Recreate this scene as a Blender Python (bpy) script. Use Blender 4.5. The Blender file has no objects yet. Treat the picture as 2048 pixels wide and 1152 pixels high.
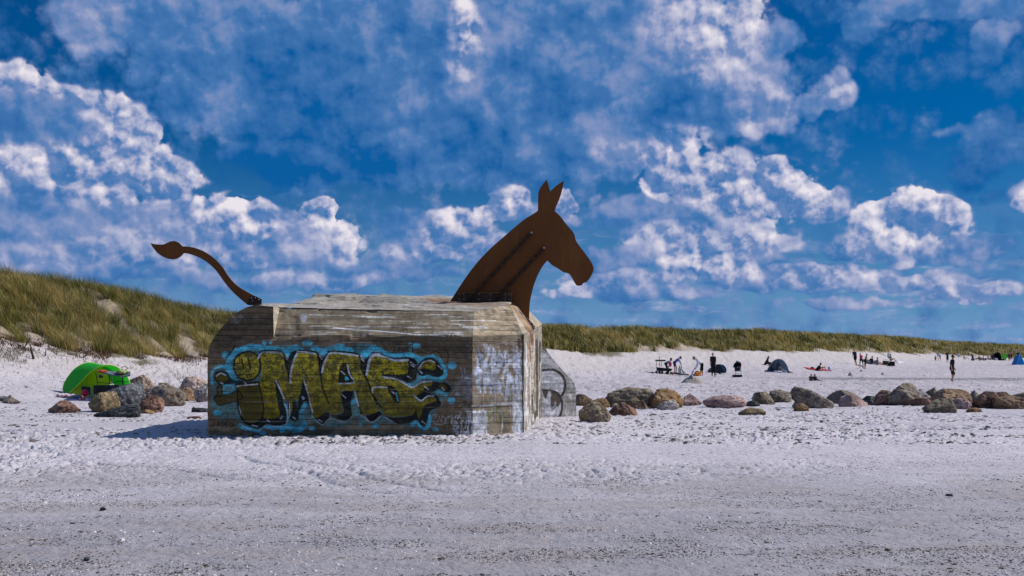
import bpy, bmesh, math, random
import numpy as np
from mathutils import Vector, Matrix, noise as mnoise
R = math.radians
rng = np.random.default_rng(7); random.seed(7)
S = bpy.context.scene
COL = S.collection

# ------------------------------------------------------------ camera
F = 2300.0; HY = 705.0; EH = 1.75          # focal in px of a 2048 wide picture, horizon row, eye height
cam = bpy.data.cameras.new('camera'); co = bpy.data.objects.new('camera', cam); COL.objects.link(co)
co.location = (0, 0, EH); co.rotation_euler = (R(90), 0, 0)
cam.sensor_width = 36; cam.lens = 36*F/2048; cam.shift_y = (HY-576)/2048
cam.clip_start = 0.1; cam.clip_end = 6000
S.camera = co
S.render.resolution_x = 1024; S.render.resolution_y = 576
S.view_settings.view_transform = 'Standard'; S.view_settings.look = 'None'
S.view_settings.exposure = 0.0; S.view_settings.gamma = 1.0

# ------------------------------------------------------------ node helpers
class E:
    """tiny expression wrapper round node sockets"""
    def __init__(s, nt, sock): s.nt = nt; s.s = sock
def _lnk(nt, inp, v):
    if isinstance(v, E): nt.links.new(v.s, inp)
    elif v is not None:
        try: inp.default_value = v
        except Exception: inp.default_value = tuple(v) + (1.0,)
def M(nt, op, a, b=None, c=None, clamp=False):
    n = nt.nodes.new('ShaderNodeMath'); n.operation = op; n.use_clamp = clamp
    for i, v in enumerate((a, b, c)):
        if v is not None: _lnk(nt, n.inputs[i], v)
    return E(nt, n.outputs[0])
def VM(nt, op, a, b=None, c=None, out=0):
    n = nt.nodes.new('ShaderNodeVectorMath'); n.operation = op
    for i, v in enumerate((a, b, c)):
        if v is not None: _lnk(nt, n.inputs[i], v)
    return E(nt, n.outputs['Value'] if out == 'v' else n.outputs[0])
def MIX(nt, f, a, b, blend='MIX'):
    n = nt.nodes.new('ShaderNodeMix'); n.data_type = 'RGBA'; n.blend_type = blend; n.clamp_factor = True
    _lnk(nt, n.inputs[0], f)
    for i, v in ((6, a), (7, b)):
        if isinstance(v, E): nt.links.new(v.s, n.inputs[i])
        else: n.inputs[i].default_value = (v[0], v[1], v[2], 1)
    return E(nt, n.outputs[2])
def NOISE(nt, vec, scale, detail=4, rough=.55, dist=0.0, color=False):
    n = nt.nodes.new('ShaderNodeTexNoise')
    if vec is not None: _lnk(nt, n.inputs['Vector'], vec)
    n.inputs['Scale'].default_value = scale; n.inputs['Detail'].default_value = detail
    n.inputs['Roughness'].default_value = rough; n.inputs['Distortion'].default_value = dist
    return E(nt, n.outputs['Color' if color else 'Fac'])
def VOR(nt, vec, scale, feature='F1', rand=1.0):
    n = nt.nodes.new('ShaderNodeTexVoronoi'); n.feature = feature
    if vec is not None: _lnk(nt, n.inputs['Vector'], vec)
    n.inputs['Scale'].default_value = scale; n.inputs['Randomness'].default_value = rand
    return E(nt, n.outputs[0])
def RAMP(nt, f, a, b, c=0.0, d=1.0, smooth=True):
    n = nt.nodes.new('ShaderNodeMapRange'); n.interpolation_type = 'SMOOTHSTEP' if smooth else 'LINEAR'
    _lnk(nt, n.inputs[0], f)
    for i, v in zip((1, 2, 3, 4), (a, b, c, d)): n.inputs[i].default_value = v
    return E(nt, n.outputs[0])
def COMB(nt, x, y, z=0.0):
    n = nt.nodes.new('ShaderNodeCombineXYZ')
    for i, v in enumerate((x, y, z)): _lnk(nt, n.inputs[i], v)
    return E(nt, n.outputs[0])
def SEP(nt, v):
    n = nt.nodes.new('ShaderNodeSeparateXYZ'); _lnk(nt, n.inputs[0], v)
    return [E(nt, o) for o in n.outputs]

# ------------------------------------------------------------ sky
SUNH = Vector((.975, .22, 0)).normalized(); SUNEL = R(43)
SUND = Vector((SUNH.x*math.cos(SUNEL), SUNH.y*math.cos(SUNEL), math.sin(SUNEL)))
world = bpy.data.worlds.new('World'); S.world = world; world.use_nodes = True
nt = world.node_tree; nt.nodes.clear()
out = nt.nodes.new('ShaderNodeOutputWorld'); bg = nt.nodes.new('ShaderNodeBackground')
nt.links.new(bg.outputs[0], out.inputs[0])
sky = nt.nodes.new('ShaderNodeTexSky'); sky.sky_type = 'NISHITA'; sky.sun_disc = False
sky.sun_elevation = SUNEL; sky.sun_rotation = math.atan2(SUNH.x, SUNH.y)
sky.air_density = 1.0; sky.dust_density = 0.3; sky.ozone_density = 3.0; sky.altitude = 0
SKYK = 0.11
tc = nt.nodes.new('ShaderNodeTexCoord'); D = E(nt, tc.outputs['Generated'])
D = VM(nt, 'NORMALIZE', D)
dx, dy, dz = SEP(nt, D)
az = M(nt, 'ARCTAN2', dx, dy); el = M(nt, 'ARCSINE', dz)
U = M(nt, 'MULTIPLY', az, 23.0); V = M(nt, 'MULTIPLY', el, 23.0)
P0 = COMB(nt, U, V, 0.0)
def sky_uv(x, y):
    a = math.atan((x-1024)/F); e = math.atan((HY-y)/F*math.cos(a)); return 23*a, 23*e
# cumulus heaps: x, y, rx, ry (picture px), weight, brightness
BL = [(20,215,95,80,1.1,1),(130,265,130,85,1.1,.95),(230,300,95,90,1.1,1),(300,355,90,45,1,.8),(70,345,220,62,1.1,.55),(60,240,130,45,.5,-1.2),
 (215,35,85,75,.75,.4),(430,60,170,95,.75,.15),(560,140,240,120,.85,-.1),(390,160,110,70,.5,.2),(760,150,260,140,.95,-.1),(900,60,150,110,.95,.25),(930,90,42,110,1,1.5),(1010,220,300,120,.95,.05),
 (1200,120,240,150,.95,.05),(1400,60,130,110,1.05,.8),(1420,180,150,75,1,.35),(1530,215,75,55,.95,.5),(1180,290,200,60,.85,.3),(1360,280,60,35,.9,.8),(700,300,200,60,.75,-.3),
 (520,330,90,40,.35,-.9),(1675,182,42,34,.85,.5),(1622,210,26,24,.75,.3),(1725,45,38,34,.6,.2),(1900,5,190,26,.65,.1),(1990,70,30,40,.5,.1),(1565,75,40,35,.6,.2),
 (1330,345,70,42,1,1),(1440,365,85,60,1,.8),(1545,385,100,52,1.05,.9),(1640,410,60,30,.85,.6),(1250,300,70,28,.9,.9),(1350,420,150,35,.8,.35),(1490,455,70,30,.75,.5),
 (1825,435,95,52,1.1,1.1),(1770,490,110,34,.95,.6),(1900,500,110,28,.85,.4),(2035,385,30,30,.9,.7),(2020,270,70,45,.6,-.2),(1930,265,50,14,.4,.1),
 (1400,525,110,38,.85,.7),(1530,560,150,24,.75,.45),(1480,510,80,22,.8,.5),(1940,583,95,19,.8,.6),(1700,600,120,12,.5,.4),(1300,590,160,16,.55,.4),(1140,585,50,18,.6,.6),
 (470,425,75,42,1,.9),(390,440,110,38,.9,.45),(560,450,110,38,.9,.45),(640,425,38,30,.95,1),(685,480,48,42,.85,.7),(180,440,150,42,.8,.4),(60,450,120,50,.8,.1),(330,480,160,30,.7,.42),(120,470,150,28,.7,.4),
 (910,465,75,50,.95,.7),(1010,410,52,38,1,.9),(1100,430,60,30,.8,.5),(830,500,60,35,.7,.5),(960,500,120,30,.6,.4),(250,500,220,40,.7,.45),(600,510,160,34,.65,.4),(90,520,140,25,.6,.4),(1130,400,30,24,.8,.8),(800,440,50,30,.4,.2),
 (200,550,200,14,.45,.3),(500,560,200,18,.45,.3),(780,545,150,20,.5,.3),(1230,520,120,30,.5,.35),(1960,345,60,40,.25,-.8),
 # the rest of the sky, outside the picture; overhead sheet added to whiten ambient light
 (1024,-1900,6000,1000,.9,.35),(1430,480,170,22,.8,.6),(1620,545,140,20,.8,.55),(1250,560,150,18,.7,.5),(1780,560,160,16,.7,.5),(1330,470,90,24,.8,.5),(640,560,150,16,.7,.5),(420,515,130,18,.7,.5),
 (-400,200,260,160,1,.6),(-900,350,300,120,1,.6),(2500,300,260,120,1,.6),(3100,150,300,150,1,.5),(600,-400,600,200,.9,.2),(1800,-600,500,220,.9,.3)]
def fields(p, full=True):
    acc = None; br = None; top = None; gs = None
    for x, y, rx, ry, w, b in BL:
        cu, cv = sky_uv(x, y); kr = 1.22 if b >= .4 else 1.36; ku, kv = 100.0/(rx*kr), 100.0/(ry*kr)
        q = VM(nt, 'MULTIPLY_ADD', p, (ku, kv, 0.0), (-cu*ku, -cv*kv, 0.0))
        dd = VM(nt, 'DOT_PRODUCT', q, q, out='v')
        g = M(nt, 'MAXIMUM', M(nt, 'SUBTRACT', 1.0, dd), 0.0)
        if w > .0:
            gw = M(nt, 'MULTIPLY', g, w)
            if b > -.85: acc = gw if acc is None else M(nt, 'SMOOTH_MAX', acc, gw, .07)
        if full:
            br = M(nt, 'MULTIPLY', g, b) if br is None else M(nt, 'MULTIPLY_ADD', g, b, br)
            gs = g if gs is None else M(nt, 'ADD', g, gs)
            tq = VM(nt, 'DOT_PRODUCT', q, (.30, .95, 0.0), out='v')
            top = M(nt, 'MULTIPLY', g, tq) if top is None else M(nt, 'MULTIPLY_ADD', g, tq, top)
    gs = M(nt, 'ADD', gs, .22); return acc, M(nt, 'DIVIDE', br, gs), M(nt, 'DIVIDE', top, gs)
# ragged, billowing edges: warp the position before measuring it
def jit(p, sc, amp, det=3):
    w_ = VM(nt, 'SUBTRACT', NOISE(nt, p, sc, det, .55, color=True), (.5, .5, .5))
    return VM(nt, 'MULTIPLY_ADD', w_, (amp*1.25, amp, 0.0), p)
P1 = jit(P0, 1.0, .70)
acc, br, top = fields(P1)
def billow(p):
    # stacked round puffs of three sizes, their outlines roughened
    a1 = VOR(nt, jit(p, 3.0, .35), 1.9); a2 = VOR(nt, jit(p, 7.0, .16), 4.6); a3 = VOR(nt, jit(p, 14.0, .07), 10.5)
    q = lambda v: M(nt, 'MULTIPLY', v, v)                # squared distance: each cell becomes a dome
    return M(nt, 'MULTIPLY_ADD', q(a1), -1.05, M(nt, 'MULTIPLY_ADD', q(a2), -.42, M(nt, 'MULTIPLY', q(a3), -.14)))
def detail(p): return M(nt, 'MULTIPLY_ADD', NOISE(nt, p, 1.05, 6, .5), .8, billow(p))
d0 = detail(P0); d1 = detail(VM(nt, 'ADD', P0, (.10, .15, 0.0)))
fine = NOISE(nt, P0, 3.5, 7, .58)
crisp = RAMP(nt, br, .22, .6)                         # bright cumulus has a hard rim, the grey sheet a soft one
dens = M(nt, 'MULTIPLY_ADD', M(nt, 'ADD', d0, .13), M(nt, 'MULTIPLY_ADD', crisp, .30, .32), M(nt, 'MULTIPLY_ADD', M(nt, 'SUBTRACT', 1.0, crisp), .07, acc))
dens = M(nt, 'MULTIPLY_ADD', M(nt, 'SUBTRACT', fine, .5), .30, dens)
alpha = M(nt, 'MULTIPLY_ADD', crisp, M(nt, 'SUBTRACT', RAMP(nt, dens, .17, .31), RAMP(nt, dens, .06, .40)), RAMP(nt, dens, .06, .40))
relief = M(nt, 'SUBTRACT', d0, d1)
f1_ = NOISE(nt, VM(nt, 'ADD', P0, (.05, .07, 0.0)), 3.5, 7, .58); frel = M(nt, 'SUBTRACT', fine, f1_)
soft = NOISE(nt, P1, .75, 4, .5); soft2 = NOISE(nt, P0, 2.0, 5, .5)
# heaped cumulus: own light and shade of each puff
litc = M(nt, 'MULTIPLY_ADD', relief, 1.35, M(nt, 'MULTIPLY_ADD', top, .30, .64))
litc = M(nt, 'MULTIPLY_ADD', frel, .75, litc)
litc = M(nt, 'MULTIPLY_ADD', M(nt, 'SUBTRACT', soft, .5), .9, litc)
litc = M(nt, 'ADD', litc, RAMP(nt, dens, .68, .26, 0.0, .20))
litc = M(nt, 'MAXIMUM', litc, M(nt, 'MULTIPLY_ADD', M(nt, 'SUBTRACT', fine, .5), .6, .36))
# grey sheet
lits = M(nt, 'MULTIPLY_ADD', relief, .20, M(nt, 'MULTIPLY_ADD', br, .52, .27))
lits = M(nt, 'MULTIPLY_ADD', M(nt, 'SUBTRACT', soft, .5), 1.25, lits); lits = M(nt, 'MULTIPLY_ADD', M(nt, 'SUBTRACT', soft2, .5), .38, lits)
lits = M(nt, 'MULTIPLY_ADD', frel, .22, lits); lits = M(nt, 'MULTIPLY_ADD', top, .22, lits)
lit = M(nt, 'ADD', M(nt, 'MULTIPLY', litc, crisp), M(nt, 'MULTIPLY', lits, M(nt, 'SUBTRACT', 1.0, crisp)))
c_dark = (.003, .105, .35); c_mid = (.070, .195, .46); c_lt = (.27, .33, .56); c_hi = (.86, .80, .86)
ccol = MIX(nt, RAMP(nt, lit, 0.0, .34, smooth=False), c_dark, c_mid)
ccol = MIX(nt, RAMP(nt, lit, .32, .62, smooth=False), ccol, c_lt)
ccol = MIX(nt, RAMP(nt, lit, .58, 1.35, smooth=False), ccol, c_hi)
skyc = VM(nt, 'MULTIPLY', E(nt, sky.outputs[0]), (SKYK*.002, SKYK*.235, SKYK*.50))
vn = NOISE(nt, VM(nt, 'MULTIPLY', P0, (.35, 1.8, 1)), 1.0, 5, .6)
low = M(nt, 'POWER', RAMP(nt, V, -.2, 4.4, 1.0, 0.0, smooth=False), 1.7)
skyc = MIX(nt, M(nt, 'MULTIPLY', low, RAMP(nt, vn, .25, .75, .80, 1.1), clamp=True), skyc, (.19, .34, .62))
# thin bars of far cloud low over the horizon
bn = NOISE(nt, VM(nt, 'MULTIPLY', jit(P0, 2.0, .25), (.42, 3.2, 1)), 1.1, 7, .62)
bars = M(nt, 'MULTIPLY', RAMP(nt, bn, .48, .66), RAMP(nt, V, 3.2, .9, 0.0, .85))
skyc = MIX(nt, bars, skyc, MIX(nt, RAMP(nt, fine, .4, .6), (.16, .27, .54), (.36, .42, .63)))
final = MIX(nt, M(nt, 'MULTIPLY', alpha, .95), skyc, ccol)
nt.links.new(final.s, bg.inputs[0]); bg.inputs[1].default_value = 1.0
try: world.cycles.sampling_method = 'MANUAL'; world.cycles.sample_map_resolution = 1024
except Exception: pass

sun = bpy.data.lights.new('sun', 'SUN'); so = bpy.data.objects.new('sun', sun); COL.objects.link(so)
sun.energy = 4.6; sun.angle = R(.5); sun.color = (1.0, .955, .90)
so.rotation_euler = (-SUND).to_track_quat('-Z', 'Y').to_euler(); so.location = (30, 10, 40)

# ------------------------------------------------------------ scene helpers
def W(x, y, Y):                       # picture point at depth Y -> world
    return np.array([(x-1024)/F*Y, Y, EH-(y-HY)/F*Y])
def tag(o, label=None, cat=None, group=None, kind=None):
    if label: o['label'] = label
    if cat: o['category'] = cat
    if group: o['group'] = group
    if kind: o['kind'] = kind
    return o
ROOT = {}
def thing(name, label, cat, loc, group=None):
    o = bpy.data.objects.new(name, None); COL.objects.link(o); o.location = tuple(loc)
    o.empty_display_size = .2; ROOT[o.name] = np.array(loc, float)
    return tag(o, label, cat, group)
def root_loc(o):
    while o.parent: o = o.parent
    return ROOT.get(o.name, np.zeros(3))
def mk(name, V, Fc, mat, parent=None, smooth=True, loc=None, attrs=None):
    """V (n,3) world coordinates, Fc list of index tuples or an (m,k) array"""
    V = np.asarray(V, float)
    me = bpy.data.meshes.new(name)
    off = np.zeros(3)
    if parent is not None: off = root_loc(parent)
    elif loc is not None: off = np.array(loc, float)
    V = V-off
    if isinstance(Fc, np.ndarray):
        k = Fc.shape[1]
        me.vertices.add(len(V)); me.vertices.foreach_set('co', V.astype(np.float32).ravel())
        me.loops.add(Fc.size); me.loops.foreach_set('vertex_index', Fc.astype(np.int32).ravel())
        me.polygons.add(len(Fc)); me.polygons.foreach_set('loop_start', np.arange(0, Fc.size, k, dtype=np.int32))
        me.polygons.foreach_set('loop_total', np.full(len(Fc), k, np.int32))
        me.update(calc_edges=True); me.validate()
    else:
        me.from_pydata([tuple(v) for v in V], [], Fc)
        bm = bmesh.new(); bm.from_mesh(me); bmesh.ops.recalc_face_normals(bm, faces=bm.faces); bm.to_mesh(me); bm.free()
    if attrs:
        for an, arr in attrs.items():
            arr = np.asarray(arr, np.float32)
            a = me.attributes.new(an, 'FLOAT_COLOR' if arr.ndim == 2 else 'FLOAT', 'POINT')
            if arr.ndim == 2:
                if arr.shape[1] == 3: arr = np.hstack([arr, np.ones((len(arr), 1), np.float32)])
                a.data.foreach_set('color', arr.ravel())
            else: a.data.foreach_set('value', arr)
    me.polygons.foreach_set('use_smooth', np.full(len(me.polygons), smooth))
    if mat is not None: me.materials.append(mat)
    o = bpy.data.objects.new(name, me); COL.objects.link(o)
    if parent is not None: o.parent = parent
    elif loc is not None: o.location = tuple(off); ROOT[o.name] = off
    return o
class MB:
    def __init__(s): s.v = []; s.f = []
    def add(s, V, Fc):
        b = len(s.v); s.v += [tuple(p) for p in V]; s.f += [tuple(i+b for i in f) for f in Fc]; return s
    def box(s, c, size, rot=None, bev=.0):
        hx, hy, hz = [q/2 for q in size]
        P = [(-hx,-hy,-hz),(hx,-hy,-hz),(hx,hy,-hz),(-hx,hy,-hz),(-hx,-hy,hz),(hx,-hy,hz),(hx,hy,hz),(-hx,hy,hz)]
        if rot is not None:
            m = Matrix.Rotation(rot, 3, 'Z') if not isinstance(rot, Matrix) else rot
            P = [tuple(m @ Vector(p)) for p in P]
        return s.add([np.array(p)+np.array(c) for p in P], [(0,3,2,1),(4,5,6,7),(0,1,5,4),(1,2,6,5),(2,3,7,6),(3,0,4,7)])
    def tube(s, pts, r, n=6, cap=True):
        pts = [Vector(p) for p in pts]; rr = r if hasattr(r, '__len__') else [r]*len(pts)
        V = []; prev = None
        for i, p in enumerate(pts):
            t = (pts[min(i+1, len(pts)-1)]-pts[max(i-1, 0)]).normalized()
            a = t.orthogonal().normalized() if prev is None else (prev-t*prev.dot(t)).normalized()
            prev = a; b = t.cross(a)
            for k in range(n):
                th = 2*math.pi*k/n; V.append(p+(a*math.cos(th)+b*math.sin(th))*rr[i])
        Fc = [(i*n+k, i*n+(k+1)%n, (i+1)*n+(k+1)%n, (i+1)*n+k) for i in range(len(pts)-1) for k in range(n)]
        if cap: Fc += [tuple(range(n)), tuple(range((len(pts)-1)*n, len(pts)*n))]
        return s.add(V, Fc)
    def ell(s, c, r, n=12, m=8, rot=None):
        V = []; 
        for i in range(m+1):
            ph = math.pi*i/m
            for k in range(n):
                th = 2*math.pi*k/n; p = Vector((r[0]*math.sin(ph)*math.cos(th), r[1]*math.sin(ph)*math.sin(th), r[2]*math.cos(ph)))
                if rot is not None: p = rot @ p
                V.append(p+Vector(c))
        Fc = [(i*n+k, i*n+(k+1)%n, (i+1)*n+(k+1)%n, (i+1)*n+k) for i in range(m) for k in range(n)]
        return s.add(V, Fc)
    def prism(s, outline, dvec):                 # outline: 3D points, extruded by dvec
        n = len(outline); A = [np.array(p, float) for p in outline]; B = [p+np.array(dvec, float) for p in A]
        return s.add(A+B, [tuple(range(n)), tuple(range(2*n-1, n-1, -1))]+[(i, (i+1)%n, n+(i+1)%n, n+i) for i in range(n)])
    def build(s, name, mat, parent=None, smooth=False, loc=None):
        return mk(name, s.v, s.f, mat, parent, smooth, loc)
def catmull(P, k=6, closed=False):
    P = [np.array(p, float) for p in P]; n = len(P); o = []
    rg = range(n) if closed else range(n-1)
    for i in rg:
        if closed: p0, p1, p2, p3 = P[(i-1)%n], P[i], P[(i+1)%n], P[(i+2)%n]
        else: p0, p1, p2, p3 = P[max(i-1,0)], P[i], P[i+1], P[min(i+2,n-1)]
        for j in range(k):
            t = j/k; o.append(.5*((2*p1)+(-p0+p2)*t+(2*p0-5*p1+4*p2-p3)*t*t+(-p0+3*p1-3*p2+p3)*t**3))
    if not closed: o.append(P[-1])
    return o
def smoothstep(a, b, x):
    t = np.clip((x-a)/(b-a), 0, 1); return t*t*(3-2*t)
# numpy value noise
def _h(ix, iy, iz, seed):
    h = (ix.astype(np.int64)*374761393+iy.astype(np.int64)*668265263+iz.astype(np.int64)*2147483647+seed*974634777) & 0xffffffff
    h = ((h ^ (h >> 13))*1274126177) & 0xffffffff
    h = ((h ^ (h >> 16))*2246822519) & 0xffffffff
    return ((h ^ (h >> 15)) & 0xffffff)/float(0xffffff)
def vn2(x, y, seed=0):
    ix = np.floor(x); iy = np.floor(y); fx = x-ix; fy = y-iy
    fx = fx*fx*fx*(fx*(fx*6-15)+10); fy = fy*fy*fy*(fy*(fy*6-15)+10); z = np.zeros_like(ix)
    a = _h(ix, iy, z, seed); b = _h(ix+1, iy, z, seed); c = _h(ix, iy+1, z, seed); d = _h(ix+1, iy+1, z, seed)
    return (a*(1-fx)+b*fx)*(1-fy)+(c*(1-fx)+d*fx)*fy
def fbm2(x, y, oct=4, seed=0, g=.5):
    s = 0; a = 1; t = 0; c, sn = math.cos(.6), math.sin(.6)
    for i in range(oct):
        s = s+a*vn2(x, y, seed+i); t += a; a *= g
        x, y = (x*c-y*sn)*2.03+13.1, (x*sn+y*c)*2.03+7.7
    return s/t
def vn3(x, y, z, seed=0):
    ix = np.floor(x); iy = np.floor(y); iz = np.floor(z); fx = x-ix; fy = y-iy; fz = z-iz
    fx = fx*fx*(3-2*fx); fy = fy*fy*(3-2*fy); fz = fz*fz*(3-2*fz); r = 0
    for a in (0, 1):
        for b in (0, 1):
            for c in (0, 1):
                r = r+_h(ix+a, iy+b, iz+c, seed)*(fx if a else 1-fx)*(fy if b else 1-fy)*(fz if c else 1-fz)
    return r
def fbm3(x, y, z, oct=4, seed=0, g=.5):
    s = 0; a = 1; t = 0
    for i in range(oct):
        s = s+a*vn3(x, y, z, seed+i); t += a; a *= g; x = x*2.03+5.1; y = y*2.03+9.2; z = z*2.03+3.3
    return s/t
# materials
def new_mat(name):
    m = bpy.data.materials.new(name); m.use_nodes = True; n = m.node_tree
    p = n.nodes['Principled BSDF']; return m, n, p
def bump(n, p, h, dist=.02, strength=1.0, prev=None):
    b = n.nodes.new('ShaderNodeBump'); b.inputs['Distance'].default_value = dist; b.inputs['Strength'].default_value = strength
    _lnk(n, b.inputs['Height'], h)
    n.links.new(b.outputs[0], p.inputs['Normal']); return b
def ocoord(n):
    t = n.nodes.new('ShaderNodeTexCoord'); return E(n, t.outputs['Object'])
_mc = {}
def simple(name, col, rough=.7, var=.25, scale=12, spec=.3, metal=0.0, bmp=0.0, trans=0.0):
    key = (name, tuple(col))
    if key in _mc: return _mc[key]
    m, n, p = new_mat(name); c = ocoord(n); f = NOISE(n, c, scale, 4, .6)
    lo = tuple(max(0, q*(1-var)) for q in col); hi = tuple(min(1, q*(1+var)) for q in col)
    n.links.new(MIX(n, RAMP(n, f, .3, .7), lo, hi).s, p.inputs['Base Color'])
    p.inputs['Roughness'].default_value = rough; p.inputs['Metallic'].default_value = metal
    p.inputs['Specular IOR Level'].default_value = spec
    if bmp: bump(n, p, NOISE(n, c, scale*2, 3), bmp)
    if trans:
        tr = n.nodes.new('ShaderNodeBsdfTranslucent'); mx = n.nodes.new('ShaderNodeMixShader'); mx.inputs[0].default_value = trans
        tr.inputs[0].default_value = (*col, 1)
        o = n.nodes['Material Output']; n.links.new(p.outputs[0], mx.inputs[1]); n.links.new(tr.outputs[0], mx.inputs[2]); n.links.new(mx.outputs[0], o.inputs[0])
    _mc[key] = m; return m
# ------------------------------------------------------------ terrain
_a  = np.array([-900,-300,   0, 150, 300, 420, 760,1090,1200,1350,1500,1700,1870,2048,2700,3600.])
_Yb = np.array([  30,  39,  46,  50,  55,  60,  72,  84,  92, 105, 118, 140, 182, 210, 420, 800.])
_yb = np.array([ 610, 655, 684, 702, 712, 716, 705, 699, 705, 703, 702, 704, 708, 716, 718, 716.])
_ac = np.array([-900,-300,0,60,150,250,330,400,450,700,1000,1090,1130,1200,1270,1350,1420,1500,1600,1700,1800,1870,1950,2048,2700,3600.])
_yc = np.array([ 500,525,538,546,555,577,596,611,620,640,640,650,649,657,652,657,660,657,664,669,673,680,685,690,697,700.])
_zb = EH-(_yb-HY)/F*_Yb
def _col(X, Y): return np.clip(1024+F*X/np.maximum(Y, 1.0), -900, 3600)
def zbase(X, Y):
    X = np.asarray(X, float); Y = np.asarray(Y, float)
    a = _col(X, Y); Yb = np.interp(a, _a, _Yb); zb = np.interp(a, _a, _zb)
    yc = np.interp(a, _ac, _yc); left = smoothstep(1000, 450, a)
    rc = 1.13+.07*left; Yc = Yb*rc
    gh = .62+.12*left
    zc = EH-(yc-HY)/F*Yc-gh*.85
    r = Y/Yb; r0 = .80-.08*left
    wob = (fbm2(X*.12, Y*.12, 3, 11)-.5)
    t = np.clip((r-r0)/(1-r0), 0, 1)
    z = zb*(t**1.6)
    s = smoothstep(1.0, rc, r)
    bumps = (fbm2(X*.35+5, Y*.35, 4, 21)-.5)
    dune = s*(zc-zb)+smoothstep(.98, 1.06, r)*bumps*(.55+.5*left)*(1-.55*smoothstep(rc-.03, rc, r))
    z = z+dune
    z = z+smoothstep(rc, rc+.6, r)*(fbm2(X*.05, Y*.05, 3, 31)-.7)*1.6
    z = np.where(Y < 1, 0, z)
    z = z+wob*.16*smoothstep(26, 40, Y)*(1-t)
    # low sand bank carrying the left boulders and the tent
    bx = (X+13.5)/5.5; by = (Y-38)/6.5
    z = z+.16*np.exp(-(bx*bx+by*by))
    # drift of sand against the end of the bunker
    z = z+.10*np.exp(-(((X-1.6)/1.3)**2+((Y-28.8)/2.2)**2))
    return z
def G(x, y, lift=0.0):                # where the ray through a picture point meets the sand
    Y = np.concatenate([np.arange(6, 120, .05), np.arange(120, 420, .2)])
    X = (x-1024)/F*Y; zr = EH-(y-HY)/F*Y; d = zbase(X, Y)-zr
    i = np.argmax(d >= 0)
    if d[i] < 0: i = len(Y)-1
    return np.array([X[i], Y[i], float(zbase(X[i], Y[i]))+lift])
def veg_cover(X, Y):
    a = _col(X, Y); r = Y/np.interp(a, _a, _Yb); left = smoothstep(1000, 450, a)
    n = fbm2(X*.42, Y*.30, 4, 41); n2 = fbm2(X*1.15+3, Y*1.15, 3, 47)
    n0 = fbm2(X*.16+7, Y*.12, 3, 43)
    edge = smoothstep(1.0, 1.035, r+(n-.5)*(.11+.06*left)+(n0-.5)*.07)
    rc = 1.13+.07*left
    up = smoothstep(1.0, rc, r)
    thr = .545-.25*up*left-(.10+.32*up)*(1-left)
    return edge*smoothstep(thr-.05, thr+.09, n*.5+n2*.5+.03+.15*smoothstep(110, -20, a))*np.where(r > rc, 1, 1)
def relief(X, Y):                     # foot prints, wind ripples, scuffs
    k = smoothstep(13.5, 19, Y)*(1-.55*smoothstep(60, 140, Y)) 
    q = 1-np.abs(2*fbm2(X*3.6, Y*2.4, 3, 61)-1)
    lum = fbm2(X*8.5, Y*6.0, 3, 71)
    patch = .12+1.5*smoothstep(.3, .75, fbm2(X*.25, Y*.25, 3, 81))
    z = k*patch*(.050*(lum-.5)-.040*smoothstep(.80, 1.0, q)+.03*(fbm2(X*1.1, Y*.9, 2, 91)-.5))
    z += smoothstep(28, 60, Y)*(.13*(fbm2(X*1.3, Y*.75, 3, 76)-.5)-.06*smoothstep(.55, .68, fbm2(X*2.2, Y*1.1, 2, 77)))
    z += (1-smoothstep(13, 22, Y))*(.030*(fbm2(X*.9, Y*1.6, 4, 95)-.5)+.012*(fbm2(X*7, Y*9, 3, 97)-.5))
    # tyre and drag tracks left of the middle
    for (x0, y0, x1, y1, w) in ((-4.6,19.6,-1.4,13.9,.07),(-4.0,19.9,-.8,14.2,.07),(-7.5,19.0,-3.1,15.6,.06),(-9.5,21.5,-5.2,19.8,.08)):
        ux, uy = x1-x0, y1-y0; L = math.hypot(ux, uy); ux /= L; uy /= L
        s = (X-x0)*ux+(Y-y0)*uy; d = (X-x0)*(-uy)+(Y-y0)*ux+.12*np.sin(s*1.7)
        z -= .035*np.exp(-(d/w)**2)*smoothstep(0, .6, s)*smoothstep(L, L-.6, s)*(.5+.9*vn2(s*5, d*0, 5))
    return z
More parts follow.
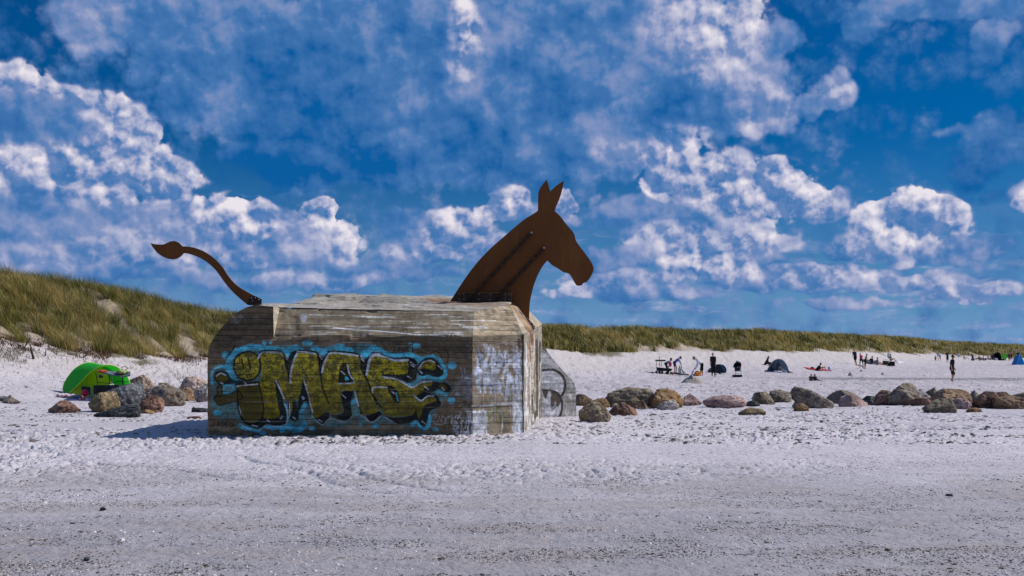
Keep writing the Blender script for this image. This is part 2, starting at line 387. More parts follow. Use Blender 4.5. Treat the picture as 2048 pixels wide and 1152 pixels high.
def sand_grid(av, Yv, name):
    A, YY = np.meshgrid(av, Yv); X = (A-1024)/F*YY; n, m = A.shape
    Xf, Yf = X.ravel(), YY.ravel()
    z = zbase(Xf, Yf)
    cov = veg_cover(Xf, Yf)
    dune = smoothstep(.99, 1.05, Yf/np.interp(_col(Xf, Yf), _a, _Yb))
    z += relief(Xf, Yf)*(1-.6*dune)+dune*(fbm2(Xf*1.6, Yf*1.6, 3, 99)-.5)*.35*(1-smoothstep(90, 200, Yf)*.6)
    # colours of the sand itself: dry pale, damp grey-brown below the tide line, litter under the marram
    dry = np.array([.50, .468, .49]); damp = np.array([.305, .288, .305]); brown = np.array([.29, .255, .24])
    litter = np.array([.10, .085, .038]); dsand = np.array([.48, .435, .42])
    wn = fbm2(Xf*.35, Yf*.8, 4, 101); wn2 = fbm2(Xf*1.3, Yf*3.2, 4, 111)
    line = 15.0+2.4*(Xf/8)*.35+(wn-.5)*5
    w = smoothstep(line+4.5, line-5.0, Yf)
    w = np.clip(w*(.80+.40*wn2), 0, 1)[:, None]
    mot = .86+.24*fbm2(Xf*.9, Yf*.5, 4, 105)+.10*(fbm2(Xf*.15, Yf*.1, 3, 106)-.5)
    far = smoothstep(26, 60, Yf)[:, None]
    col = ((dry*(1-far)+np.array([.45, .41, .425])*far)*(1-w)+damp*w)*mot[:, None]
    bn = (smoothstep(.53, .66, fbm2(Xf*.6+9, Yf*1.3, 5, 121))*smoothstep(20, 15, Yf))[:, None]
    col = col*(1-.42*bn)+brown*.42*bn
    band = np.exp(-((Yf-76-2*(vn2(Xf*.08, Yf*0, 3)-.5))/(3.0+1.6*vn2(Xf*.05, Yf*0, 8)))**2)*smoothstep(15, 24, Xf)   # dark band: damp sand and the shade of a dip, both painted in
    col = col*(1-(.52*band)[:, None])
    rise = smoothstep(.84, .96, Yf/np.interp(_col(Xf, Yf), _a, _Yb))[:, None]*(1-w)
    col = col*(1-rise)+dsand*rise
    tan_ = (smoothstep(1.0, 1.03, Yf/np.interp(_col(Xf, Yf), _a, _Yb))*(.35+.9*fbm2(Xf*1.4, Yf*1.4, 3, 171)))[:, None]; tan_ = np.clip(tan_, 0, 1)
    col = col*(1-tan_)+np.array([.33, .26, .175])*tan_
    cv = (cov*.85)[:, None]
    col = col*(1-cv)+litter*cv
    idx = np.arange(n*m).reshape(n, m)
    Fc = np.stack([idx[:-1, :-1], idx[:-1, 1:], idx[1:, 1:], idx[1:, :-1]], -1).reshape(-1, 4)
    V = np.stack([Xf, Yf, z], 1)
    return V, Fc, col
m_sand, n, p = new_mat('sand')
at = n.nodes.new('ShaderNodeAttribute'); at.attribute_name = 'col'
c = ocoord(n)
f1 = NOISE(n, c, 3.0, 5, .65); f2 = NOISE(n, c, 40, 3, .6); f3 = NOISE(n, c, 11, 4, .6)
b0 = MIX(n, 1.0, E(n, at.outputs['Color']), MIX(n, RAMP(n, f1, .3, .7), (.90, .90, .92), (1.06, 1.05, 1.05)), 'MULTIPLY')
grit = RAMP(n, f2, .60, .72)
b1 = MIX(n, M(n, 'MULTIPLY', grit, .14), b0, (.16, .13, .10))
chips = RAMP(n, VOR(n, c, 19), .10, .06)
chip_on = M(n, 'MULTIPLY', chips, RAMP(n, NOISE(n, c, 1.1, 3, .6), .50, .60))
b2 = MIX(n, M(n, 'MULTIPLY', chip_on, .65), b1, (.09, .07, .045))
n.links.new(b2.s, p.inputs['Base Color'])
p.inputs['Roughness'].default_value = .9; p.inputs['Specular IOR Level'].default_value = .15
h = M(n, 'ADD', M(n, 'MULTIPLY', f3, 1.0), M(n, 'MULTIPLY', f2, .22))
h = M(n, 'ADD', h, M(n, 'MULTIPLY', NOISE(n, c, 4.5, 3, .6), 1.2))
bump(n, p, h, .038, .9)
Yv = np.concatenate([1/np.linspace(1/7.5, 1/26, 420), 1/np.linspace(1/26, 1/125, 520)[1:], np.geomspace(125, 420, 220)[1:], np.geomspace(420, 4000, 24)[1:]])
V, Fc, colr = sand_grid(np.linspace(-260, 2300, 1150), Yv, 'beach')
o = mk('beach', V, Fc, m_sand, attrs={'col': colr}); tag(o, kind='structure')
# the rest of the shore, coarser, beside and behind the camera
def skirt(av, name):
    V, Fc, colr = sand_grid(av, np.concatenate([np.geomspace(7.5, 60, 110), np.geomspace(60, 4000, 120)[1:]]), name)
    o = mk(name, V, Fc, m_sand, attrs={'col': colr}); tag(o, kind='structure'); return o
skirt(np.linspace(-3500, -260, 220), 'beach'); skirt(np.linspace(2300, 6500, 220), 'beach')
gx, gy = np.meshgrid(np.linspace(-300, 300, 121), np.linspace(-200, 7.5, 90)); gx = gx.ravel(); gy = gy.ravel()
idx = np.arange(90*121).reshape(90, 121)
Fc = np.stack([idx[:-1, :-1], idx[:-1, 1:], idx[1:, 1:], idx[1:, :-1]], -1).reshape(-1, 4)
o = mk('beach', np.stack([gx, gy, -.01+0*gx], 1), Fc, m_sand, attrs={'col': np.tile([.235,.225,.245], (len(gx), 1))}); tag(o, kind='structure')

# ------------------------------------------------------------ marram grass
m_grass, n, p = new_mat('marram_grass')
at = n.nodes.new('ShaderNodeAttribute'); at.attribute_name = 'col'
n.links.new(at.outputs['Color'], p.inputs['Base Color']); p.inputs['Roughness'].default_value = .55; p.inputs['Specular IOR Level'].default_value = .25
tr = n.nodes.new('ShaderNodeBsdfTranslucent'); n.links.new(at.outputs['Color'], tr.inputs[0])
mx = n.nodes.new('ShaderNodeMixShader'); mx.inputs[0].default_value = .28
n.links.new(p.outputs[0], mx.inputs[1]); n.links.new(tr.outputs[0], mx.inputs[2]); n.links.new(mx.outputs[0], n.nodes['Material Output'].inputs[0])
def blades(X, Y, H, Wd, lean, col, name, th=None):
    N = len(X); Z = zbase(X, Y)-.05
    dune = smoothstep(.99, 1.05, Y/np.interp(_col(X, Y), _a, _Yb))
    az_ = rng.uniform(0, 2*math.pi, N) if th is None else th+rng.normal(0, .5, N); bend = lean*H*rng.uniform(.25, 1.0, N)
    wind = np.array([-.35, -.15])
    dx_ = np.cos(az_)*bend+wind[0]*H*.55; dy_ = np.sin(az_)*bend+wind[1]*H*.4
    fx, fy = -np.sin(az_+rng.normal(0, .6, N)), np.cos(az_)
    nrm = np.hypot(fx, fy)+1e-6; fx /= nrm; fy /= nrm
    # turn the flat of most blades so that they show some width from the beach
    P = []
    for t, w in ((0, 1.0), (.38, .85), (.72, .55), (1.0, 0.0)):
        cx = X+dx_*t**1.8; cy = Y+dy_*t**1.8; cz = Z+H*(t-.18*lean*t*t)
        if w > 0:
            P.append(np.stack([cx-fx*Wd*w/2, cy-fy*Wd*w/2, cz], 1)); P.append(np.stack([cx+fx*Wd*w/2, cy+fy*Wd*w/2, cz], 1))
        else: P.append(np.stack([cx, cy, cz], 1))
    V = np.stack(P, 1).reshape(-1, 3); b = np.arange(N)[:, None]*7
    T = np.array([0,1,3, 0,3,2, 2,3,5, 2,5,4, 4,5,6])
    Fc = (b+T[None, :]).reshape(-1, 3)
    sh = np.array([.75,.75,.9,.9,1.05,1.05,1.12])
    C = np.repeat(col, 7, axis=0)
    o = mk(name, V, Fc, m_grass, attrs={'col': C}, smooth=False)
    tag(o, kind='stuff'); return o
def scatter(a0, a1, r0, r1, N, cl_n, spread):
    # tussocks first, blades round them
    A = rng.uniform(a0, a1, cl_n); rr = rng.uniform(r0, r1, cl_n)
    Yc_ = np.interp(A, _a, _Yb)*rr; Xc_ = (A-1024)/F*Yc_
    keep = rng.uniform(0, 1, cl_n) < veg_cover(Xc_, Yc_)**.8
    Xc_, Yc_ = Xc_[keep], Yc_[keep]
    tone = rng.uniform(0, 1, len(Xc_)); tall = rng.uniform(.65, 1.40, len(Xc_))*(.62+.75*fbm2(Xc_*.5, Yc_*.5, 3, 161))
    k = rng.integers(0, len(Xc_), N)
    sp = spread*np.abs(rng.normal(0, 1, N)); th = rng.uniform(0, 2*math.pi, N)
    return Xc_[k]+sp*np.cos(th), Yc_[k]+sp*np.sin(th), tone[k], tall[k], th
def grass_cols(tone, X, Y, N):
    g1 = np.array([.100, .115, .018]); g2 = np.array([.235, .215, .048]); st = np.array([.55, .40, .16]); dk = np.array([.05, .06, .012])
    lf = fbm2(X*.22, Y*.22, 3, 131)
    u = np.clip(tone*.85+1.3*(lf-.50)+rng.normal(0, .11, N), 0, 1)[:, None]
    col = np.where(u < .5, g1+(g2-g1)*u*2, g2+(st-g2)*(u-.5)*2*.75)
    d = (rng.uniform(0, 1, N) < .08+.65*smoothstep(.55, .15, tone+.9*(lf-.5)))[:, None]; col = np.where(d, dk, col)
    s = (rng.uniform(0, 1, N) < .15)[:, None]; col = np.where(s, st*1.1, col)
    return np.clip(col*rng.uniform(.8, 1.2, (N, 1)), 0, 1)
X, Y, tone, tall, th = scatter(-330, 560, 1.0, 1.42, 170000, 1500, .235)
N = len(X); H = tall*rng.uniform(.42, .98, N); blades(X, Y, H, rng.uniform(.010, .021, N), .85, grass_cols(tone, X, Y, N), 'dune_grass', th)
X, Y, tone, tall, th = scatter(560, 880, 1.0, 1.40, 45000, 1600, .33)
N = len(X); H = tall*rng.uniform(.40, .85, N); blades(X, Y, H, rng.uniform(.018, .035, N), .7, grass_cols(tone, X, Y, N), 'dune_grass', th)
X, Y, tone, tall, th = scatter(880, 1560, 1.0, 1.40, 140000, 2700, .34)
N = len(X); H = tall*rng.uniform(.40, .80, N); blades(X, Y, H, rng.uniform(.022, .045, N), .62, grass_cols(tone, X, Y, N), 'dune_grass', th)
X, Y, tone, tall, th = scatter(1560, 2500, 1.0, 1.36, 110000, 4600, .55)
N = len(X); H = tall*rng.uniform(.42, .85, N); blades(X, Y, H, rng.uniform(.04, .085, N), .62, grass_cols(tone, X, Y, N), 'dune_grass', th)
# brown dead litter and creeping stems along the foot of the left dune
A = rng.uniform(-100, 470, 9000); rr = rng.normal(1.005, .022, 9000); Yl = np.interp(A, _a, _Yb)*rr; Xl = (A-1024)/F*Yl
k = fbm2(Xl*.8, Yl*.8, 3, 141) > .50; Xl, Yl = Xl[k], Yl[k]; N = len(Xl)
cl = np.where((rng.uniform(0, 1, N) < .6)[:, None], np.array([.060, .024, .012]), np.array([.16, .085, .035]))*rng.uniform(.6, 1.4, (N, 1))
blades(Xl, Yl, rng.uniform(.08, .32, N), rng.uniform(.015, .04, N), 1.5, cl, 'dead_creeping_plants')
# sparse young shoots on the bare slope
A = np.concatenate([rng.normal(350, 22, 900), rng.normal(20, 40, 1500), rng.normal(240, 120, 500)]); 
Yl = np.interp(A, _a, _Yb)*np.concatenate([rng.normal(.84, .035, 900), rng.normal(.955, .03, 1500), rng.uniform(.8, .98, 500)]); Xl = (A-1024)/F*Yl
k = fbm2(Xl*1.8, Yl*1.8, 2, 151) > .55; Xl, Yl = Xl[k], Yl[k]; N = len(Xl)
cl = np.where((rng.uniform(0, 1, N) < .5)[:, None], np.array([.07, .075, .02]), np.array([.08, .045, .025]))*rng.uniform(.7, 1.3, (N, 1))
blades(Xl, Yl, rng.uniform(.10, .35, N), rng.uniform(.008, .016, N), 1.1, cl, 'sparse_shoots')

# ------------------------------------------------------------ wrack, shells and crumbs on the sand
def crumbs(name, N, Yr, cl, size, colA, colB, flat, seed, thr):
    n0 = N*6; u = rng.uniform(0, 1, n0); Y = 1/(1/Yr[0]+(1/Yr[1]-1/Yr[0])*u); X = rng.uniform(-.50, .50, n0)*Y
    f = fbm2(X*cl, Y*cl*2.0, 4, seed); k = f+rng.normal(0, .020, n0) > thr
    X, Y = X[k][:N], Y[k][:N]; N = len(X)
    Z = zbase(X, Y)+relief(X, Y)+.002
    sx = rng.uniform(*size, N)*(1+rng.exponential(.35, N)); sy = sx*rng.uniform(.35, .9, N); sz = sx*rng.uniform(*flat, N); th = rng.uniform(0, math.pi, N)
    ring = 6; P = []
    jit = rng.uniform(.55, 1.25, (N, ring))
    for q in range(ring):
        a_ = 2*math.pi*q/ring; lx = np.cos(a_)*sx*jit[:, q]; ly = np.sin(a_)*sy*jit[:, q]
        P.append(np.stack([X+lx*np.cos(th)-ly*np.sin(th), Y+lx*np.sin(th)+ly*np.cos(th), Z-.004], 1))
    for q in range(ring):
        a_ = 2*math.pi*q/ring+.2; lx = .6*np.cos(a_)*sx*jit[:, q]; ly = .6*np.sin(a_)*sy*jit[:, q]
        P.append(np.stack([X+lx*np.cos(th)-ly*np.sin(th), Y+lx*np.sin(th)+ly*np.cos(th), Z+sz*jit[:, (q+2)%ring]], 1))
    P.append(np.stack([X, Y, Z+sz*1.1], 1))
    V = np.stack(P, 1).reshape(-1, 3); b = np.arange(N)[:, None]*(2*ring+1); T = []
    for q in range(ring):
        r_ = (q+1)%ring; T += [q, r_, ring+r_, q, ring+r_, ring+q, ring+q, ring+r_, 2*ring]
    Fc = (b+np.array(T)[None, :]).reshape(-1, 3)
    t = rng.uniform(0, 1, (N, 1)); col = np.array(colA)*(1-t)+np.array(colB)*t
    o = mk(name, V, Fc, m_crumb, attrs={'col': np.repeat(col, 2*ring+1, axis=0)}, smooth=False); tag(o, kind='stuff')
m_crumb, n, p = new_mat('shore_crumbs'); at = n.nodes.new('ShaderNodeAttribute'); at.attribute_name = 'col'
n.links.new(at.outputs['Color'], p.inputs['Base Color']); p.inputs['Roughness'].default_value = .7
crumbs('seaweed_fragments', 17000, (8.6, 30), .75, (.0035, .011), (.022, .015, .008), (.11, .075, .04), (.08, .26), 201, .572)
crumbs('seaweed_fragments', 420, (9, 34), .30, (.008, .017), (.02, .016, .009), (.07, .05, .03), (.15, .4), 211, .50)
crumbs('shell_fragments', 7500, (8.6, 40), .5, (.004, .010), (.75, .72, .70), (.5, .42, .36), (.2, .5), 221, .46)
crumbs('dark_speck_bits', 9000, (22, 105), .6, (.015, .045), (.10, .085, .07), (.25, .2, .17), (.15, .4), 231, .50)  # twig and seaweed bits, added to stand in for shaded footprint specks

crumbs('seaweed_fragments', 7000, (8.6, 45), 2.2, (.004, .013), (.03, .022, .014), (.13, .09, .05), (.08, .26), 241, .62)
# ------------------------------------------------------------ bunker
# plan and heights (metres), the wall facing the beach runs from A to B
A_ = np.array([-6.38, 24.10]); B_ = np.array([-.843, 24.54]); C_ = np.array([.228, 25.0]); E_ = np.array([.80, 30.26])
NS = np.array([-5.02, 0])                               # where the high end slab stops (X)
def on_ab(X): t = (X-A_[0])/(B_[0]-A_[0]); return A_+(B_-A_)*t
ZB = -.55
def px_of(P): return 1024+F*P[:, 0]/P[:, 1], HY-F*(P[:, 2]-EH)/P[:, 1]
def arc_top(X):                                         # rounded outer shoulder of the slab
    xs = [-6.38,-6.36,-6.31,-6.19,-5.99,-5.79,-5.58,-5.40,-5.02]
    zs = [1.55, 1.80, 1.95, 2.15, 2.39, 2.58, 2.70, 2.755, 2.71]
    return np.interp(X, xs, zs)
patches = []
def patch(fn, nu, nv, tag_):
    u, v = np.meshgrid(np.linspace(0, 1, nu), np.linspace(0, 1, nv)); P = fn(u.ravel(), v.ravel())
    idx = np.arange(nu*nv).reshape(nv, nu)
    Fc = np.stack([idx[:-1, :-1], idx[:-1, 1:], idx[1:, 1:], idx[1:, :-1]], -1).reshape(-1, 4)
    patches.append((P, Fc, np.full(len(P), tag_)))
def lerp(a, b, t): return a[None, :]*(1-t[:, None])+b[None, :]*t[:, None]
def quad(p00, p10, p11, p01):
    p = [np.array(q, float) for q in (p00, p10, p11, p01)]
    return lambda u, v: (p[0][None]*((1-u)*(1-v))[:, None]+p[1][None]*(u*(1-v))[:, None]+p[2][None]*(u*v)[:, None]+p[3][None]*((1-u)*v)[:, None])
N1 = on_ab(NS[0])
wob = lambda X: 2.10+.012*np.sin(X*3.1)+.008*np.sin(X*7.7)
def f_slab(u, v):
    X = A_[0]+(N1[0]-A_[0])*u; Y = A_[1]+(N1[1]-A_[1])*u; top = arc_top(X); return np.stack([X, Y, ZB+(top-ZB)*v], 1)
def f_wall(u, v):
    X = N1[0]+(B_[0]-N1[0])*u; Y = N1[1]+(B_[1]-N1[1])*u; return np.stack([X, Y, ZB+(wob(X)-ZB)*v], 1)
patch(f_slab, 170, 330, 0); patch(f_wall, 500, 270, 0)
# sloping shoulder above the wall
Nb = np.array([N1[0], N1[1], 2.10]); Bb = np.array([B_[0], B_[1], 2.10]); Cb = np.array([C_[0], C_[1], 2.14]); Eb = np.array([E_[0], E_[1], 2.50])
Nt = np.array([-4.98, 24.72, 2.70]); Bt = np.array([-.818, 25.10, 2.645]); Ct = np.array([-.045, 26.0, 2.835]); Rt = np.array([-.012, 27.66, 2.93]); Et = np.array([.40, 29.7, 2.86])
def f_bev(u, v):
    lo = lerp(Nb, Bb, u); lo[:, 2] = wob(lo[:, 0]); hi = lerp(Nt, Bt, u); return lo*(1-v[:, None])+hi*v[:, None]
patch(f_bev, 330, 50, 1)
patch(quad(Bb, Cb, Ct, Bt), 90, 60, 2)
patch(quad((*B_, ZB), (*C_, ZB), Cb, Bb), 130, 240, 3)
patch(quad((*C_, ZB), (*E_, ZB), Eb, Cb), 260, 150, 4)
patch(quad(Cb, Eb, Et, Ct), 90, 40, 5)
# end of the slab, facing right
patch(quad((N1[0], N1[1]-.002, 2.08), (Nt[0]+.03, Nt[1]+.25, 2.08), (Nt[0]+.0, Nt[1]+.25, 2.74), (N1[0], N1[1]-.002, 2.71)), 40, 50, 6)
# rounded outer end, run back
def f_arc(u, v):
    s = np.linspace(0, 1, 60); Xs = np.concatenate([np.full(12, -6.38), np.linspace(-6.38, -5.40, 49)[1:]]); Zs = np.concatenate([np.linspace(ZB, 1.55, 12), arc_top(np.linspace(-6.38, -5.40, 49))[1:]])
    X = np.interp(u, s, Xs); Z = np.interp(u, s, Zs); return np.stack([X, A_[1]+(X-A_[0])*.079+v*4.1, Z+v*.12*(u > .2)], 1)
patch(f_arc, 60, 60, 7)
# roof: front edge polyline to back edge polyline, rising towards the back, broken left corner
fe = [(-5.40,24.18,2.755),(-5.02,24.21,2.71),(-4.98,24.72,2.72),(-3.2,24.86,2.68),(-.818,25.10,2.645),(-.045,26.0,2.835),(-.012,27.66,2.93)]
be = [(-5.40,28.3,2.90),(-5.25,29.2,3.02),(-5.1,29.7,3.18),(-3.3,30.1,3.27),(-1.9,30.2,3.24),(-.3,30.1,3.02),(.40,29.7,2.86)]
def f_roof(u, v):
    t = np.linspace(0, 1, 7); t = np.array([0,.07,.09,.42,.80,.93,1.])
    a = np.stack([np.interp(u, t, [q[i] for q in fe]) for i in range(3)], 1); b = np.stack([np.interp(u, t, [q[i] for q in be]) for i in range(3)], 1)
    P = a*(1-v[:, None])+b*v[:, None]
    rough = (fbm2(P[:, 0]*1.1, P[:, 1]*1.1, 4, 301)-.5)*.16*smoothstep(.02, .2, v)*smoothstep(1.0, .85, u)
    step = smoothstep(.50, .53, fbm2(P[:, 0]*.8+4, P[:, 1]*1.3, 3, 311))*.05*smoothstep(.05, .2, v)
    P[:, 2] += rough*.6+step-.025*smoothstep(.95, .8, u)*np.sin(np.clip(v, 0, 1)*3.1)
    return P
patch(f_roof, 300, 170, 8)
patch(quad((*E_, ZB), (-5.1, 30.3, ZB), (-5.1, 30.3, 3.10), Eb), 20, 8, 9)
patch(quad(Eb, (-5.1, 30.3, 3.10), (-5.1, 29.7, 3.18), Et), 20, 8, 9)
patch(quad((-5.1, 30.3, ZB), (-6.38, 28.2, ZB), (-6.3, 28.2, 1.9), (-5.1, 30.3, 3.1)), 20, 8, 9)
patch(quad((-5.1, 30.3, 3.10), (-6.3, 28.2, 1.9), (-5.40, 28.3, 2.88), (-5.1, 29.7, 3.18)), 20, 8, 9)
# low curved wing standing behind the end wall
wprof = [(.72,1.92),(.86,1.87),(1.02,1.64),(1.26,1.36),(1.42,1.18),(1.58,1.04),(1.68,.86),(1.71,.62),(1.70,.3),(1.70,-.5)]
def wing_top(X): return np.interp(X, [q[0] for q in wprof[:8]], [q[1] for q in wprof[:8]])
def f_wing(u, v):
    X = .70+(1.70-.70)*u; Y = 30.05+(X-.70)*.42; return np.stack([X, Y, ZB+(wing_top(X)-ZB)*v], 1)
patch(f_wing, 110, 220, 10)
def f_wtop(u, v):
    s = np.linspace(0, 1, len(wprof)); X = np.interp(u, s, [q[0] for q in wprof]); Z = np.interp(u, s, [q[1] for q in wprof])
    return np.stack([X, 30.05+(X-.70)*.42+v*.75, Z], 1)
patch(f_wtop, 80, 12, 11)

Vb = np.concatenate([p[0] for p in patches]); Tb = np.concatenate([p[2] for p in patches]); off = 0; Fb = []
for P, Fc, t_ in patches: Fb.append(Fc+off); off += len(P)
Fb = np.concatenate(Fb)
PX, PY = px_of(Vb)
# ---- paint, brushed on the walls in wall space (a colour and a cover value per point)
paint = np.zeros((len(Vb), 4)); cov = np.zeros(len(Vb))
wallmask = np.isin(Tb, (0, 3, 4, 10))
def seg_d(x, y, ax, ay, bx, by):
    vx, vy = bx-ax, by-ay; L = vx*vx+vy*vy+1e-9; t = np.clip(((x-ax)*vx+(y-ay)*vy)/L, 0, 1)
    return np.hypot(x-ax-t*vx, y-ay-t*vy)
def inside(x, y, P):
    r = np.zeros(len(x), bool); n_ = len(P)
    for i in range(n_):
        ax, ay = P[i]; bx, by = P[(i+1) % n_]
        if ay == by: continue
        c_ = ((ay > y) != (by > y)) & (x < (bx-ax)*(y-ay)/(by-ay)+ax); r ^= c_
    return r
def put(sel, k, col):
    a = k[:, None]; c = np.array(col, float)
    if c.ndim == 1: c = np.tile(c, (len(sel), 1))
    oldc = cov[sel]; newc = oldc+(1-oldc)*k
    w = np.where(newc > 1e-6, k/np.maximum(newc, 1e-6), 0)[:, None]
    paint[sel, :3] = paint[sel, :3]*(1-w)+c*w; cov[sel] = newc
def region(P, pad, tg):
    P = np.array(P); m = (PX > P[:, 0].min()-pad) & (PX < P[:, 0].max()+pad) & (PY > P[:, 1].min()-pad) & (PY < P[:, 1].max()+pad)
    return np.nonzero(m & (np.isin(Tb, tg) if tg is not None else wallmask))[0]
def stroke(P, w, col, a=1.0, tg=None, smooth=True, soft=.7, rough=.0):
    if smooth and len(P) > 2: P = [tuple(q) for q in catmull([(*q, 0) for q in P], 5)]
    P = [(q[0], q[1]) for q in P]; sel = region(P, w+2, tg)
    if not len(sel): return
    x, y = PX[sel], PY[sel]; d = np.full(len(sel), 1e9)
    for i in range(len(P)-1): d = np.minimum(d, seg_d(x, y, *P[i], *P[i+1]))
    r = w/2
    if rough: r = r*(1-rough+2*rough*fbm2(x*.35, y*.35, 2, int(w*10)))
    k = smoothstep(r+soft, r-soft*.5, d)*a; put(sel, k, col)
def fill(P, col, a=1.0, tg=None, soft=.8, curve=True, var=None):
    if curve: P = [tuple(q) for q in catmull([(*q, 0) for q in P], 4, True)]
    P = [(q[0], q[1]) for q in P]; sel = region(P, 4, tg)
    if not len(sel): return
    x, y = PX[sel], PY[sel]; ins = inside(x, y, P); d = np.full(len(sel), 1e9)
    for i in range(len(P)): d = np.minimum(d, seg_d(x, y, *P[i], *P[(i+1) % len(P)]))
    sd = np.where(ins, d, -d); k = smoothstep(-soft, soft, sd)*a
    c = np.array(col, float)
    if var is not None:
        f = (smoothstep(.40, .60, fbm2(x*.42+3, y*.42, 5, 411, .65)*.6+fbm2(x*.09, y*.12, 3, 415)*.4)*np.interp(y, [690, 745, 790, 840], [1.15, 1.0, .5, .12]))[:, None]; c = np.array(col)*(1-f)+np.array(var)*f
    put(sel, k, c)
def T(ox, oy, sc): return lambda L: [(ox+a/sc, oy+b/sc) for a, b in L]
TA = T(410, 660, 5.235); TBm = T(560, 660, 5.235); TC = T(710, 660, 5.2375); TD = T(930, 580, 3.84)
CY = (.10, .62, .76); TEAL = (.085, .25, .25); BK = (.006, .006, .007); OL = (.135, .105, .008); YE = (.60, .47, .02); OD = (.10, .080, .014); WH = (.72, .73, .72)
# hazy teal ground
fill(TA([(60,470),(90,400),(160,370),(230,330),(250,250),(330,190),(480,165),(700,180),(860,225),(1047,300),(1047,820),(1047,1030),(990,1050),(900,1015),(750,1050),(650,1015),(560,1062),(420,1025),(330,935),(180,935),(60,840),(75,640)]), TEAL, .72, (0,), 3)
fill(TBm([(0,220),(150,170),(600,180),(1047,200),(1047,960),(950,990),(830,945),(650,1022),(480,1012),(300,965),(230,1052),(130,1042),(0,1000)]), TEAL, .62, (0,), 3)
fill(TC([(0,230),(150,190),(330,240),(560,250),(700,280),(820,270),(960,400),(960,520),(1020,620),(900,780),(830,870),(800,1000),(730,1058),(610,1020),(440,990),(180,965),(0,930)]), TEAL, .60, (0,), 3)
for Tm, L in ((TA, [(210,262,34,42),(620,132,26,20),(685,132,16,14),(605,1083,32,22),(805,1048,30,26),(130,870,40,30)]), (TBm, [(330,1032,34,26),(22,1045,26,26),(845,988,24,18),(1005,1005,34,22),(285,138,52,36),(620,165,60,22)]),
              (TC, [(215,1005,34,22),(845,1040,30,24),(1015,370,46,40),(580,150,24,18),(580,205,18,22),(1010,735,40,40),(640,165,46,30)])):
    for cx, cy, rx, ry in L: fill(Tm([(cx+rx*math.cos(t), cy+ry*math.sin(t)) for t in np.linspace(0, 6.28, 13)[:-1]]), CY, .72, (0,), 1.6)
def halo(P, w, a=.80): stroke(P, w, CY, a, (0,), soft=2.4, rough=.55)
halo(TA([(330,550),(275,480),(248,400),(255,310),(305,240),(380,205),(470,178),(600,188),(700,196),(800,208),(880,240)]), 10)
halo(TBm([(50,262),(100,205),(160,178),(215,200)]), 9); halo(TBm([(345,195),(400,195),(440,240),(470,225),(490,205),(600,195),(740,212)]), 9)
halo(TBm([(870,225),(905,280),(960,215),(1047,200)]), 9); halo(TC([(115,250),(160,205),(210,190),(290,225),(350,255),(440,272),(555,255),(640,290),(700,310)]), 9)
halo(TC([(660,440),(645,380),(700,310),(800,282),(860,300),(915,360),(945,430),(935,490),(880,515),(800,500),(750,480),(690,500),(640,540),(570,560)]), 7)
halo(TA([(75,560),(70,470),(100,410),(170,385),(240,400)]), 5, .8)
halo(TA([(190,620),(210,585),(270,580),(300,610),(270,650),(210,650)]), 4, .6)
halo(TA([(360,1000),(440,1035),(560,1052)]), 7, .7); halo(TA([(640,1010),(740,1025),(820,1010)]), 8, .6); halo(TA([(850,800),(862,900),(840,960)]), 4, .8)
halo(TBm([(80,1010),(190,1045),(260,990)]), 11, .8); halo(TBm([(215,850),(280,760)]), 7, .6); halo(TBm([(730,770),(790,740)]), 7, .6)
halo(TC([(600,990),(650,960),(720,1030),(775,985),(780,910)]), 7, .8); halo(TC([(860,650),(900,640),(950,680)]), 7, .6)
# black mass behind the letters
def blk(P, a=.93): fill(P, BK, a, (0,), .9)
blk(TA([(90,480),(110,440),(170,425),(230,440),(270,500),(330,540),(310,560),(230,570),(150,570),(105,530)]))
blk(TA([(330,530),(450,540),(570,540),(570,600),(340,610)]))
blk(TA([(345,620),(330,730),(350,860),(390,960),(470,1010),(560,1035),(640,985),(720,1000),(830,990),(855,930),(835,780),(735,530),(600,540)]))
blk(TA([(800,232),(870,275),(905,232),(965,222),(905,340),(890,555),(850,420)]))
blk(TBm([(245,515),(330,700),(300,780),(255,745),(205,840),(185,820),(205,650)])); blk(TBm([(85,760),(120,740),(160,740),(190,830),(195,920),(160,955),(105,930),(85,860)]))
blk(TBm([(380,235),(445,292),(520,222),(440,420),(420,470),(400,380)])); blk(TBm([(815,245),(880,305),(975,240),(915,340),(905,470),(930,560),(860,430)]))
blk(TBm([(345,880),(450,860),(520,880),(470,985),(400,955)])); blk(TBm([(525,890),(660,865),(640,660),(760,640),(740,760),(755,900),(680,948),(590,930)])); blk(TBm([(840,860),(1000,865),(1047,850),(1000,935),(950,955),(880,915)]))
blk(TC([(80,870),(240,850),(280,885),(170,955),(110,915)])); blk(TC([(270,880),(400,915),(560,900),(650,830),(760,770),(890,745),(885,800),(790,850),(755,960),(735,1012),(690,1000),(640,945),(560,975),(430,985),(340,920)]))
blk(TC([(250,430),(560,300),(650,340),(640,500),(570,555),(480,520),(300,480)])); blk(TC([(645,430),(680,335),(790,285),(870,330),(925,430),(900,485),(830,492),(760,470),(700,485)]))
blk(TC([(700,570),(930,545),(1010,620),(950,655),(880,625),(800,650),(720,640),(860,690),(890,760),(820,760),(640,700)]))
blk(TC([(115,470),(165,560),(190,600),(330,575),(420,590),(465,680),(470,770),(400,740),(370,640),(190,640),(240,780),(140,600)]))
